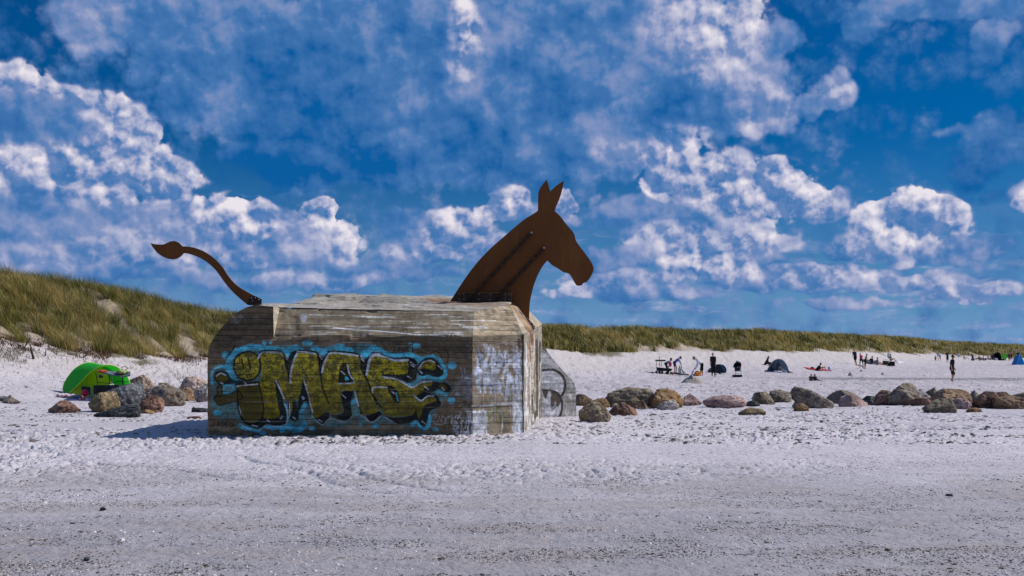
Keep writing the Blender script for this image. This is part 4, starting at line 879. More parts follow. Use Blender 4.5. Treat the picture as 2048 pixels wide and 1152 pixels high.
# stiffening braces on the neck
def sub_of(name, mb, mat, parent): return mb.build(name, mat, parent)
for (x0, y0, x1, y1) in ((731,452,262,952), (822,562,470,930)):
    a = Vector(W(860+x0/3.6, 340+y0/3.6, YH-.045)); b = Vector(W(860+x1/3.6, 340+y1/3.6, YH-.045)); d = b-a; L = d.length; q = d.normalized(); rot = Matrix((q, Vector((0, 1, 0)), q.cross(Vector((0, 1, 0))))).transposed()
    m_ = MB(); m_.box(tuple((a+b)/2), (L, .085, .012), rot); m_.box(tuple((a+b)/2+Vector((0, -.040, 0))+rot @ Vector((0, 0, .022))), (L, .010, .045), rot)
    for k in range(9):
        t = (k+.5)/9; pp = a.lerp(b, t)
        m_.box(tuple(pp+rot @ Vector((0, .038, -.022))), (.05, .010, .03), rot)
    br_ = m_.build('brace', m_rdark, bunker); e = MB(); e.box(tuple(a+Vector((0, -.03, 0))), (.04, .05, .05), rot); e.build('brace_end', m_bolt, br_)
# mounting rail bolted across the foot of the neck
fl = MB(); y_ = YH-.014
def bar(m_, x0, y0, x1, y1, h, d, dy=0):
    a = Vector(W(x0, y0, y_)); b = Vector(W(x1, y1, y_)); q = (b-a).normalized(); rot = Matrix((q, Vector((0, 1, 0)), q.cross(Vector((0, 1, 0))))).transposed(); m_.box(tuple((a+b)/2+Vector((0, dy, 0))), ((b-a).length, d, h), rot)
bar(fl, 913, 595.5, 1024, 596, .20, .014); rail = fl.build('mounting_rail', simple('brown_rusted_steel', (.10,.045,.02), .7, .4, 14), bunker); e = MB(); bar(e, 913, 585.7, 1025, 585.7, .018, .05, -.012); bar(e, 913, 606, 1026, 607, .030, .14, -.05); bar(e, 1023, 585, 1023, 608, .035, .05, -.015); e.build('rail_edge', m_rbright, rail)
bolt0 = None
for bx in (918.5, 927.5, 958, 980, 1010.5, 1019):
    for by in (588.3, 599):
        c0 = W(bx, by, YH-.030)
        if bolt0 is None:
            m_ = MB(); m_.ell((c0[0], c0[1], c0[2]), (.017, .012, .017), 8, 5); bolt0 = m_.build('bolt', m_bolt, bunker, True); b0 = c0
        else:
            o = bolt0.copy(); COL.objects.link(o); o.parent = bunker; o.location = tuple(np.array(bolt0.location)+c0-b0)
# channel following the sloping end
a = Vector((.0, 27.60, 2.925)); b = Vector((.535, 27.62, 2.315)); q = (b-a).normalized(); rot = Matrix((q, Vector((0, 1, 0)), q.cross(Vector((0, 1, 0))))).transposed()
m_ = MB(); m_.box(tuple((a+b)/2+Vector((0, -.07, 0))), ((b-a).length, .13, .03), rot); m_.box(tuple((a+b)/2+Vector((0, -.015, .03))), ((b-a).length, .016, .075), rot); m_.build('sloping_channel', m_rbright, bunker)
for k in range(7):
    m_ = MB(); m_.ell(tuple(a.lerp(b, (k+.5)/7)+Vector((.012, -.085, .02))), (.014, .014, .014), 6, 4); m_.build('channel_bolt', m_bolt, bunker, True)
# clamp at the root of the tail
m_ = MB(); O = tp([(1370,945),(1410,860),(1470,842),(1560,888),(1545,930),(1400,965)]); m_.prism([W(x, y, YT-.016) for x, y in O], (0, .015, 0)); cl = m_.build('tail_clamp', m_rdark, bunker)
for x, y in tp([(1425,872),(1475,865),(1440,905),(1520,890)]):
    m_ = MB(); m_.ell(tuple(W(x, y, YT-.022)), (.014, .012, .014), 6, 4); m_.build('clamp_bolt', m_bolt, cl, True)
# ------------------------------------------------------------ boulders
def rock_mat(name, c1, c2, c3, sc=3.0, speck=.3, spk=(.5,.47,.43), stripe=0.0, rough=.85):
    m, n, p = new_mat(name); c = ocoord(n)
    oi = n.nodes.new('ShaderNodeObjectInfo'); c = VM(n, 'MULTIPLY_ADD', COMB(n, E(n, oi.outputs['Random']), E(n, oi.outputs['Random']), E(n, oi.outputs['Random'])), (17., 31., 23.), c)
    sc *= .62; f = NOISE(n, c, sc, 6, .7); g = NOISE(n, c, sc*3.4, 6, .7); s = NOISE(n, c, 26, 4, .65)
    col = MIX(n, RAMP(n, f, .32, .66), c1, c2); col = MIX(n, M(n, 'MULTIPLY', RAMP(n, g, .50, .60), .85), col, c3)
    if stripe:
        w = NOISE(n, VM(n, 'MULTIPLY', c, (7.0, 2.0, 1.3)), 1.6, 5, .6); col = MIX(n, M(n, 'MULTIPLY', RAMP(n, w, .50, .60), stripe), col, c3)
    col = MIX(n, M(n, 'MULTIPLY', RAMP(n, s, .60, .72), speck), col, spk)
    col = MIX(n, M(n, 'MULTIPLY', RAMP(n, NOISE(n, c, 7, 6, .7), .46, .34), .8), col, (.022, .018, .014)); col = MIX(n, 1.0, col, MIX(n, RAMP(n, NOISE(n, c, 1.1, 3, .6), .3, .7), (.62, .6, .58), (1.28, 1.27, 1.25)), 'MULTIPLY')
    n.links.new(col.s, p.inputs['Base Color']); p.inputs['Roughness'].default_value = rough; p.inputs['Specular IOR Level'].default_value = .3
    bump(n, p, M(n, 'ADD', f, M(n, 'MULTIPLY', M(n, 'ADD', g, M(n, 'MULTIPLY', s, .35)), .5)), .11, 1.0); return m
RM = {'brown': rock_mat('brown_stone', (.20,.12,.068), (.33,.215,.13), (.09,.055,.035)), 'red': rock_mat('red_brown_stone', (.17,.088,.06), (.31,.17,.12), (.07,.045,.035)),
      'orange': rock_mat('orange_stone', (.30,.165,.065), (.38,.24,.12), (.13,.075,.035)), 'pink': rock_mat('pink_granite', (.36,.225,.205), (.47,.33,.30), (.17,.12,.12), 4, .45, (.55,.5,.5)),
      'grey': rock_mat('grey_stone', (.21,.17,.135), (.33,.275,.23), (.11,.085,.06)), 'dark': rock_mat('dark_grey_stone', (.050,.052,.058), (.11,.115,.13), (.26,.26,.28), 3.5, .25),
      'black': rock_mat('black_stone', (.018,.021,.022), (.04,.045,.045), (.11,.12,.11), 4, .15, rough=.6), 'mottle': rock_mat('mottled_stone', (.12,.08,.04), (.27,.19,.10), (.46,.36,.22), 5, .35),
      'olive': rock_mat('lichen_grey_stone', (.15,.115,.075), (.26,.205,.145), (.38,.32,.22), 4, .4), 'pale': rock_mat('pale_pink_stone', (.42,.31,.26), (.52,.41,.35), (.30,.21,.17), 4, .5, (.7,.62,.55)),
      'white': rock_mat('pale_grey_stone', (.38,.33,.30), (.55,.49,.45), (.20,.16,.14), 4, .5), 'stripe': rock_mat('striped_brown_stone', (.13,.08,.055), (.22,.15,.11), (.48,.38,.30), 4, .3, stripe=.8)}
_ico = {}
def ico(sub):
    if sub not in _ico:
        bm = bmesh.new(); bmesh.ops.create_icosphere(bm, subdivisions=sub, radius=1.0); V = np.array([v.co[:] for v in bm.verts]); Fc = np.array([[v.index for v in f.verts] for f in bm.faces]); bm.free(); _ico[sub] = (V, Fc)
    return _ico[sub]
def rock(label, x0, y0, x1, y1, mat, seed, shear=0.0, cuts=7, rough=.21, peak=0.0, depth=.85, sub=5, box=.0, dy=0.0):
    r = np.random.default_rng(seed); xc = (x0+x1)/2; g = G(xc, y1-1.5); Wd = (x1-x0)/F*g[1]; dp = Wd*depth; dp = min(dp, 1.25*Wd)
    Yc_ = g[1]+dp*.42+dy; Wd = (x1-x0)/F*Yc_; Xc_ = (xc-1024)/F*Yc_
    zg = float(zbase(Xc_, Yc_)); ztop = EH-(y0-HY)/F*Yc_; H = max(ztop-zg, .05); zlo = zg-.30*H-.03
    V, Fc = ico(sub); V = V.copy()
    if box: V = np.sign(V)*np.abs(V)**(1-box)
    n1 = fbm3(V[:, 0]*1.3+seed*3.1, V[:, 1]*1.3, V[:, 2]*1.3, 3, seed)-.5; n2 = fbm3(V[:, 0]*4+seed, V[:, 1]*4, V[:, 2]*4, 3, seed+9)-.5
    V = V*(1+rough*2.6*n1+rough*.85*n2)[:, None]
    for k in range(cuts):                                                     # fracture planes
        nn = r.normal(0, 1, 3); nn[2] = abs(nn[2])*.7; nn /= np.linalg.norm(nn); lim = r.uniform(.55, .86)
        d = V @ nn; ov = np.clip(d-lim, 0, None); V -= (ov*.90)[:, None]*nn[None]
    V[:, 0] += shear*(V[:, 2]) ; 
    if peak: V[:, :2] *= (1-peak*np.clip(V[:, 2], -.2, 1))[:, None]
    n3 = fbm3(V[:, 0]*6+seed, V[:, 1]*6, V[:, 2]*6, 3, seed+19)-.5; n4 = np.abs(fbm3(V[:, 0]*2.2+seed, V[:, 1]*2.2, V[:, 2]*2.2, 3, seed+29)-.5); V *= (1+.15*n3-.10*smoothstep(.05, .0, n4))[:, None]
    vis = V[:, 2] > -.45
    a, b = V[vis, 0].min(), V[vis, 0].max(); V[:, 0] = (V[:, 0]-a)/(b-a)-.5
    V[:, 1] = V[:, 1]/np.ptp(V[:, 1]); zt = V[:, 2].max(); zb_ = V[:, 2].min(); V[:, 2] = (V[:, 2]-zb_)/(zt-zb_)
    P = np.stack([Xc_+V[:, 0]*Wd, Yc_+V[:, 1]*dp, zlo+V[:, 2]*(ztop-zlo)], 1)
    o = mk('boulder', P, Fc, RM[mat], loc=(Xc_, Yc_, zg)); tag(o, label, 'boulder', 'boulders lying along the beach'); return o
RL = [ # left heap
 ('low orange-brown boulder, leftmost of the heap before the green tent',95,800,162,827,'red',1,dict(peak=.3,depth=.7)),
 ('brown and tan mottled boulder in front of the green tent',178,782,242,826,'mottle',2,dict(rough=.2)),
 ('big angular dark grey boulder at the top of the heap by the wagon',214,763,292,822,'dark',3,dict(cuts=9,rough=.2,shear=.15,dy=.6)),
 ('striped red-brown boulder behind the big dark grey one',255,749,306,792,'stripe',4,dict(dy=.8)),
 ('black angular boulder lying lowest in front of the left heap',192,807,280,836,'black',5,dict(cuts=8,box=.25,shear=.3,depth=.55)),
 ('speckled red and black boulder right of the black angular one',276,789,326,826,'red',6,dict(rough=.14)),
 ('large smooth grey boulder between the speckled one and the bunker',290,769,369,814,'grey',7,dict(rough=.1,cuts=2)),
 ('pale pink boulder standing highest beside the bunker end',358,751,414,793,'pale',8,dict(cuts=3,dy=.6)),
 ('whitish grey boulder touching the left edge of the bunker',388,766,426,806,'white',9,dict(cuts=3)),
 ('small tan stone under the speckled boulder',279,819,308,829,'orange',10,dict(depth=.6)),
 ('small dark stone peeping over the large smooth grey boulder',316,765,337,778,'olive',11,dict(dy=1.2)),
 ('brown stone wedged between the smooth grey and pale pink boulders',360,774,391,803,'brown',12,dict()),
 ('grey pointed stone at the left edge of the photo',8,789,38,809,'grey',13,dict(peak=.45,cuts=7)),
 ('flat dark stone at the left edge of the photo',-14,792,16,804,'dark',14,dict(depth=.6)),
 ('broken tan stone leaning on the foot of the graffiti wall',480,861,507,874,'brown',15,dict(cuts=8,depth=.6,sub=4)),
 ('flat dark stone half buried left of the bunker edge',384,815,418,826,'black',16,dict(depth=.6)),
 ('flat brown sliver of stone in the sand left of the bunker',375,832,404,838,'red',17,dict(depth=.5,sub=4)),
 # right row
 ('brown boulder closest to the curved wing wall',1147,788,1186,815,'brown',21,dict(dy=.5)),
 ('round orange-brown boulder behind the dark front one',1184,796,1219,818,'orange',22,dict(dy=.3)),
 ('longest dark grey boulder of the row, right of the bunker',1208,774,1305,816,'olive',23,dict(rough=.12,cuts=3,shear=.2,depth=.5)),
 ('round dark boulder standing foremost near the wing wall',1159,803,1220,845,'olive',24,dict(rough=.08,cuts=2)),
 ('reddish speckled boulder right of the round dark front one',1219,804,1274,833,'red',25,dict(peak=.3,cuts=5)),
 ('small tan boulder before the longest dark grey one',1253,797,1282,817,'mottle',26,dict()),
 ('small triangular brown stone left of the big orange boulder',1267,800,1297,820,'brown',27,dict(peak=.4,cuts=7)),
 ('small whitish stone lying among the boulders near the bunker',1223,806,1241,816,'white',28,dict(sub=4)),
 ('big round orange boulder, brightest of the row',1300,777,1366,818,'orange',29,dict(rough=.12,cuts=3)),
 ('low pale stone with a pointed right end before the orange boulder',1314,799,1357,821,'white',30,dict(peak=.35,shear=.35,cuts=6,depth=.5)),
 ('flat pinkish boulder right behind the big orange one',1360,787,1403,813,'pink',31,dict(peak=.35,dy=.4)),
 ('long rounded pink granite boulder standing alone in the row',1407,790,1490,817,'pink',32,dict(rough=.08,cuts=1,depth=.6)),
 ('rounded grey-brown boulder left of its lichen-spotted twin',1503,783,1548,811,'olive',33,dict(cuts=4)),
 ('lichen-spotted boulder left of the long sloping one',1536,779,1584,807,'grey',34,dict(cuts=4,dy=.4)),
 ('flat dark stone between the pink granite and the grey-brown boulder',1487,801,1518,814,'black',35,dict(depth=.6)),
 ('low ochre stone lying in front of the row',1478,815,1530,831,'mottle',36,dict(depth=.5,rough=.18)),
 ('long brown-grey boulder sloping down to the right',1583,773,1665,818,'grey',37,dict(shear=-.55,rough=.10,cuts=4,depth=.6)),
 ('pale triangular boulder leaning on the sloping one',1586,794,1637,817,'white',38,dict(peak=.4,cuts=6,depth=.5)),
 ('small orange stone in front of the pale triangular boulder',1588,806,1616,824,'orange',39,dict(cuts=6)),
 ('domed grey boulder behind the pinkish striped one',1656,780,1722,810,'grey',40,dict(rough=.1,dy=.6)),
 ('pinkish boulder sloping down right before the domed grey one',1677,789,1737,815,'pink',41,dict(peak=.3,shear=-.2,depth=.55)),
 ('dark stone between the pinkish and the red-brown boulder',1724,791,1752,810,'dark',42,dict()),
 ('dark red-brown block left of the highest boulder',1745,780,1792,811,'red',43,dict(box=.25,cuts=7,depth=.6)),
 ('highest boulder of the row, grey-brown with a split face',1768,766,1841,812,'grey',44,dict(cuts=8,box=.1,rough=.14,dy=.3)),
 ('bluish grey shoulder of stone behind the highest boulder',1822,777,1862,806,'white',45,dict(dy=.8,peak=.3)),
 ('reddish stone at the right foot of the highest boulder',1822,794,1863,813,'red',46,dict(depth=.6)),
 ('small peaked lichen-grey boulder sticking up behind the row',1848,774,1877,800,'olive',47,dict(peak=.4,dy=1.0)),
 ('wide ochre-brown boulder behind the grey-green front one',1864,777,1940,810,'brown',48,dict(rough=.1,cuts=4,dy=.5)),
 ('grey-green ridged boulder standing foremost at the right',1848,796,1915,827,'olive',49,dict(peak=.35,cuts=7,depth=.6)),
 ('flat mossy slab at the foot of the grey-green boulder',1847,812,1895,826,'mottle',50,dict(depth=.45)),
 ('purplish boulder right of the grey-green front one',1898,796,1938,820,'pink',51,dict(cuts=5)),
 ('small reddish stone right of the purplish boulder',1934,802,1954,817,'red',52,dict()),
 ('small flat orange stone lying foremost at the far right',1932,815,1963,826,'orange',53,dict(depth=.6)),
 ('upright grey boulder left of the dark brown block',1937,780,1962,809,'grey',54,dict(dy=.5)),
 ('dark brown block, largest of the far right boulders',1952,782,2012,818,'red',55,dict(box=.2,cuts=6)),
 ('long low brown boulder running off the right edge',1988,790,2062,819,'brown',56,dict(depth=.5,cuts=6,shear=-.3)),
 ('red-brown boulder behind the dark brown block',1986,783,2018,800,'red',57,dict(dy=1.0)),
 ('dark boulder behind, cut by the right edge',2024,782,2076,806,'olive',58,dict(dy=.8)),
 ('small round red stone at the very right edge',2038,797,2066,816,'red',59,dict())]
for lb, x0, y0, x1, y1, mt, sd, kw in RL: rock(lb, x0-(x1-x0)*.035, y0, x1+(x1-x0)*.035, y1, mt, sd, **kw)
# a few stones lying alone on the open sand
def pebble(label, x, y, w, mat, sd, cat='stone'):
    g = G(x, y); Wd = w/F*g[1]; V, Fc = ico(3); n1 = fbm3(V[:, 0]*1.5+sd, V[:, 1]*1.5, V[:, 2]*1.5, 3, sd)-.5; V = V*(1+.5*n1)[:, None]
    P = np.array(g)[None]+V*np.array([Wd/2, Wd/2, Wd*.33])+np.array([0, 0, Wd*.2]); o = mk('stone', P, Fc, RM[mat], loc=g); tag(o, label, cat, 'single stones on the open sand')
pebble('dark pebble with a pale cap, low in the left foreground', 174, 1120, 13, 'dark', 61); pebble('dark stone on the damp sand left of the middle', 206, 1021, 13, 'black', 62)
pebble('dark flat stone on the sand near the bottom right', 1775, 1102, 11, 'olive', 64)
# ------------------------------------------------------------ people
def remesh(V, Fc, vox, smooth=2):
    me = bpy.data.meshes.new('t'); me.from_pydata([tuple(v) for v in V], [], Fc); o = bpy.data.objects.new('t', me); COL.objects.link(o)
    m_ = o.modifiers.new('r', 'REMESH'); m_.mode = 'VOXEL'; m_.voxel_size = vox
    s_ = o.modifiers.new('s', 'SMOOTH'); s_.iterations = smooth; s_.factor = .5
    dg = bpy.context.evaluated_depsgraph_get(); ev = o.evaluated_get(dg); r = bpy.data.meshes.new_from_object(ev)
    bpy.data.objects.remove(o); bpy.data.meshes.remove(me); return r
def cap_(m_, a, ra, b, rb):
    a = Vector(a); b = Vector(b); m_.ell(a, (ra, ra, ra), 10, 6); m_.ell(b, (rb, rb, rb), 10, 6)
    if (b-a).length > 1e-4: m_.tube([a, b], [ra, rb], 10)
def skin_piece(name, mb, mat, parent, vox, smooth=2):
    r = remesh(mb.v, mb.f, vox, smooth); off = Vector(root_loc(parent))
    for v in r.vertices: v.co -= off
    r.polygons.foreach_set('use_smooth', np.ones(len(r.polygons), bool)); r.materials.clear(); r.materials.append(mat); r.name = name
    o = bpy.data.objects.new(name, r); COL.objects.link(o); o.parent = parent; return o
SK = {'fair': (.62,.37,.26), 'tan': (.48,.26,.16), 'dark': (.20,.10,.06)}
def cloth(c): return simple('fabric', c, .85, .15, 9, .15, bmp=.01)
def person(label, Y, J, skin='tan', hair=(.03,.02,.012), shirt=None, sleeve=.5, bottom=None, leg=.45, face=(0, -1, 0), sv=None, s=1.0, vox=.016, group=None, longhair=False, shoes=None, dyarm=.0):
    """J: joints as picture points (x, y, depth offset in metres) at depth Y; s: body scale"""
    P = {}
    for k, v in J.items():
        Yj = Y+(v[2] if len(v) > 2 else 0); P[k] = Vector(W(v[0], v[1], Yj))
    face = Vector(face).normalized(); up = Vector((0, 0, 1))
    spine = (P['neck']-P['pelvis']).normalized()
    sv = Vector(sv).normalized() if sv else face.cross(spine).normalized() if face.cross(spine).length > .1 else Vector((1, 0, 0))
    base = min((v.z for v in P.values())); c0 = P['pelvis']; loc = (c0.x, c0.y, base-.03)
    root = thing('person', label, 'person', loc, group)
    sh = {q: P.get('sh_'+q, P['neck']-spine*.055*s+sv*(.155*s*sg)) for q, sg in (('l', -1), ('r', 1))}
    hp = {q: P['pelvis']+sv*(.085*s*sg) for q, sg in (('l', -1), ('r', 1))}
    b = MB()
    hd = P['head']; nk = P['neck']; rot = face.to_track_quat('Y', 'Z').to_matrix()
    b.ell(hd, (.073*s, .092*s, .112*s), 14, 10, rot)
    b.ell(hd+face*.045*s-up*.055*s, (.050*s, .050*s, .045*s), 10, 8, rot)                      # jaw
    cap_(b, hd+face*.092*s-up*.010*s, .013*s, hd+face*.106*s-up*.030*s, .016*s)                # nose
    for sg in (-1, 1): b.ell(hd+face.cross(up)*.074*s*sg-up*.012*s, (.012*s, .020*s, .030*s), 6, 5, rot)
    cap_(b, hd-up*.05*s, .055*s, nk, .060*s)
    def torso(m_, e):
        cap_(m_, sh['l'], .062*s+e, sh['r'], .062*s+e); ch = P['neck'].lerp(P['pelvis'], .32)
        for sg in (-1, 1):
            cap_(m_, ch+sv*.075*s*sg, .098*s+e, P['neck'].lerp(P['pelvis'], .68)+sv*.050*s*sg, .088*s+e); cap_(m_, sh['l' if sg < 0 else 'r'], .06*s+e, ch+sv*.07*s*sg, .095*s+e)
    def hips(m_, e):
        for sg in (-1, 1): cap_(m_, P['neck'].lerp(P['pelvis'], .72)+sv*.045*s*sg, .086*s+e, P['pelvis']+sv*.070*s*sg, .100*s+e)
    torso(b, 0); hips(b, 0)
    limbs = []
    for q, sg in (('l', -1), ('r', 1)):
        if 'el_'+q in P:
            e_, w_ = P['el_'+q], P['wr_'+q]; cap_(b, sh[q], .050*s, e_, .038*s); cap_(b, e_, .038*s, w_, .026*s)
            d = (w_-e_).normalized(); side = d.cross(sv).normalized() if d.cross(sv).length > .1 else face
            palm = w_+d*.075*s; cap_(b, w_, .026*s, palm, .030*s)
            if vox <= .014:
                for k in range(4): 
                    o_ = side*(.021*(k-1.5))*s; kn = palm+o_+d*.035*s; cap_(b, palm+o_*.8, .010*s, kn, .0095*s); cap_(b, kn, .0095*s, kn+d*(.034, .042, .038, .028)[k]*s-sv*sg*.014*s, .008*s)
                cap_(b, w_+d*.03*s+side*.028*s, .012*s, w_+d*.075*s+side*.058*s, .009*s)
            else: cap_(b, palm, .030*s, palm+d*.07*s, .018*s)
            limbs.append((q, sh[q], e_, w_))
        if 'kn_'+q in P:
            k_, a_ = P['kn_'+q], P['an_'+q]; cap_(b, hp[q], .088*s, k_, .056*s); cal = k_.lerp(a_, .35); cap_(b, k_, .054*s, cal, .056*s); cap_(b, cal, .054*s, a_, .034*s)
            fd = P.get('toe_'+q); fd = (fd-a_).normalized() if fd else Vector((face.x, face.y, -.18)).normalized()
            cap_(b, a_-up*.035*s-fd*.03*s, .033*s, a_+fd*.13*s-up*.045*s, .026*s)
    skm = simple('skin', SK[skin], .6, .12, 14, .3)
    skin_piece('body', b, skm, root, vox)
    h_ = MB(); h_.ell(hd+up*.018*s-face*.016*s, (.084*s, .099*s, .112*s), 14, 10, rot)
    cutp = hd+face*.060*s
    if longhair: cap_(h_, hd-face*.05*s, .075*s, nk-face*.07*s-spine*.10*s, .055*s)
    o = skin_piece('hair', h_, simple('hair', hair, .6, .3, 20, .3), root, max(vox, .012), 1)
    bm = bmesh.new(); bm.from_mesh(o.data); off = Vector(root_loc(root)); dl = [v for v in bm.verts if (v.co+off-hd).dot(face) > .030*s and (v.co+off-hd).z < .055*s or ((v.co+off-hd).z < -.045*s and not longhair)]
    bmesh.ops.delete(bm, geom=dl, context='VERTS'); bm.to_mesh(o.data); bm.free()
    if vox <= .017:
        for sg in (-1, 1): e_ = MB(); e_.ell(hd+face*.088*s+face.cross(up)*.030*s*sg+up*.008*s, (.010*s, .006*s, .006*s), 6, 5, rot); e_.build('eye', simple('eye_dark', (.03,.02,.015), .4), root, True)
        m_ = MB(); m_.ell(hd+face*.093*s-up*.058*s, (.022*s, .006*s, .006*s), 6, 5, rot); m_.build('mouth', simple('lips', (.28,.10,.08), .5), root, True)
    if shirt is not None:
        m_ = MB(); torso(m_, .014*s); hipe = P['pelvis']
        for sg in (-1, 1): cap_(m_, P['neck'].lerp(hipe, .60)+sv*.05*s*sg, .100*s, P['neck'].lerp(hipe, .93)+sv*.062*s*sg, .108*s)
        for q, a_, e2, w2 in limbs:
            t = min(sleeve*2, 1); cap_(m_, a_, .066*s, a_.lerp(e2, t), .054*s)
            if sleeve > .5: cap_(m_, e2, .054*s, e2.lerp(w2, sleeve*2-1), .040*s)
        skin_piece('shirt', m_, cloth(shirt), root, vox)
    if bottom is not None:
        m_ = MB(); hips(m_, .018*s)
        for q in 'lr':
            if 'kn_'+q not in P: continue
            k_, a_ = P['kn_'+q], P['an_'+q]; t = min(leg*2, 1); cap_(m_, hp[q], (.104 if leg <= .5 else .094)*s, hp[q].lerp(k_, t), (.086 if leg <= .5 else .066)*s)
            if leg > .5: cap_(m_, k_, .072*s, k_.lerp(a_, leg*2-1), .055*s)
        skin_piece('trousers' if leg > .6 else 'shorts', m_, cloth(bottom), root, vox)
    if shoes is not None:
        for q in 'lr':
            if 'an_'+q in P:
                a_ = P['an_'+q]; fd = Vector((face.x, face.y, -.1)).normalized(); m_ = MB(); cap_(m_, a_-up*.03*s-fd*.035*s, .043*s, a_+fd*.13*s-up*.045*s, .036*s); skin_piece('shoe', m_, cloth(shoes), root, .014, 1)
    return root
def dY(x, y): return float(G(x, y)[1])
DKT = (.018,.018,.022); NAV = (.02,.03,.07)
# walking man, nearest
Yp = dY(1903, 764)
person('man in a dark t-shirt and shorts walking barefoot, alone behind the right boulders', Yp, dict(head=(1906.3,713.3),neck=(1905,719.5),pelvis=(1903.6,737),el_r=(1901.8,729.5,-.20),wr_r=(1903.5,737.5,-.24),el_l=(1906,729.5,.2),wr_l=(1909,736,.22),kn_l=(1908.8,748.6,.08),an_l=(1902.6,759.5,.08),kn_r=(1905,749.5,-.09),an_r=(1905.5,762.5,-.09)),
       'tan', DKT, (.022,.024,.026), .45, (.02,.018,.017), .40, face=(1,-.12,0), sv=(0,-1,0), vox=.012)
# right-hand party clearing up
Yp = dY(1334, 748)
person('person in dark clothes bent over the black wagon, pink bag on the back', Yp, dict(head=(1342.5,719),neck=(1339.5,722.5),pelvis=(1331.5,727.5),el_l=(1340,729,.16),wr_l=(1337.5,735,.16),el_r=(1339,729,-.16),wr_r=(1336,735,-.16),kn_l=(1336,737,.08),an_l=(1337.5,746,.08),kn_r=(1334,737,-.08),an_r=(1336,747,-.08)),
       'fair', (.02,.018,.016), (.28,.30,.36), .5, (.012,.013,.018), .95, face=(.8,-.1,-.6), sv=(0,-1,0), vox=.02)
Yp = dY(1352, 747)
person('person in a blue and white top and navy shorts shaking out white cloth', Yp, dict(head=(1361.5,715.5),neck=(1357.5,717.5),pelvis=(1348.5,725.5),el_l=(1360,722.5,.15),wr_l=(1361.5,727,.1),el_r=(1359,722.5,-.15),wr_r=(1361.5,726,-.1),kn_l=(1353,735.5,.08),an_l=(1352,745.5,.08),kn_r=(1349.5,735.5,-.08),an_r=(1349.5,746,-.08)),
       'fair', (.10,.045,.025), (.13,.20,.52), .5, (.02,.03,.12), .28, face=(.8,-.1,-.6), sv=(0,-1,0), vox=.02)
Yp = dY(1405, 752)
person('person in a white long-sleeved top and black shorts stooping left over an orange bag', Yp, dict(head=(1387.5,716.3),neck=(1393,718.5),pelvis=(1404,729),el_l=(1395,727,.16),wr_l=(1391.5,734,.12),el_r=(1396.5,727.5,-.16),wr_r=(1392.5,735.5,-.12),kn_l=(1402,740,.09),an_l=(1401,750.5,.09),kn_r=(1404.5,740,-.09),an_r=(1405,751,-.09)),
       'tan', (.045,.022,.015), (.72,.72,.78), .95, (.012,.014,.012), .48, face=(-.75,-.1,-.6), sv=(0,-1,0), vox=.02, shoes=(.6,.35,.22))
Yp = dY(1426, 752)
person('man in a black t-shirt and long black trousers standing by the blue shelter', Yp, dict(head=(1425.7,708.8),neck=(1426,713.3),pelvis=(1426.5,729.5),el_l=(1421,722),wr_l=(1421,730,-.04),el_r=(1431.5,722),wr_r=(1431,729.5,-.02),kn_l=(1424.3,740),an_l=(1424.3,750.3),kn_r=(1429.5,740),an_r=(1429.8,750.8)),
       'tan', DKT, (.02,.02,.024), .45, (.014,.014,.016), .95, face=(-.25,-1,0), sv=(1,0,0), vox=.018, shoes=(.01,.01,.012))
Yp = dY(1535, 730)
person('seated woman with long dark hair just left of the grey dome shelter', Yp, dict(head=(1537.5,715),neck=(1535.8,719),pelvis=(1530.5,727.5),el_l=(1537,724,.15),wr_l=(1540.5,726,.1),el_r=(1536,724,-.15),wr_r=(1540,726,-.1),kn_l=(1541,725,.12),an_l=(1540,729.5,.2),kn_r=(1541,726,-.15),an_r=(1537,730,-.15)),
       'fair', (.035,.02,.015), (.014,.018,.018), .9, (.05,.02,.015), .9, face=(1,-.2,-.2), sv=(0,-1,0), vox=.022, longhair=True)
Yp = dY(1562, 745)
person('sunbather leaning back in the opening of the grey dome shelter', Yp, dict(head=(1555,729.5),neck=(1557,732.5),pelvis=(1567,741.5),el_l=(1552,737.5,.15),wr_l=(1549.5,740.5,.1),el_r=(1557,739,-.16),wr_r=(1554,743,-.2),kn_l=(1577,742,.1),an_l=(1585,744.3,.15),kn_r=(1576,742.5,-.1),an_r=(1584,744.8,-.15)),
       'tan', (.02,.014,.012), None, .4, (.6,.6,.62), .30, face=(.4,-1,.2), sv=(.1,-1,0), vox=.02)
Yp = dY(1645, 741)
person('person in black curled forward on the red towel, knees drawn up', Yp, dict(head=(1641.5,728),neck=(1639.5,731.5),pelvis=(1633,739.2),el_l=(1643,736,.15),wr_l=(1646.5,734.5,.1),el_r=(1641,736.5,-.15),wr_r=(1645,735,-.1),kn_l=(1649,733.5,.08),an_l=(1651.5,740.5,.1),kn_r=(1646.5,734,-.08),an_r=(1644.5,741,-.1)),
       'tan', (.012,.012,.012), (.014,.014,.016), .95, (.012,.012,.014), .2, face=(1,-.1,-.5), sv=(0,-1,0), vox=.02)
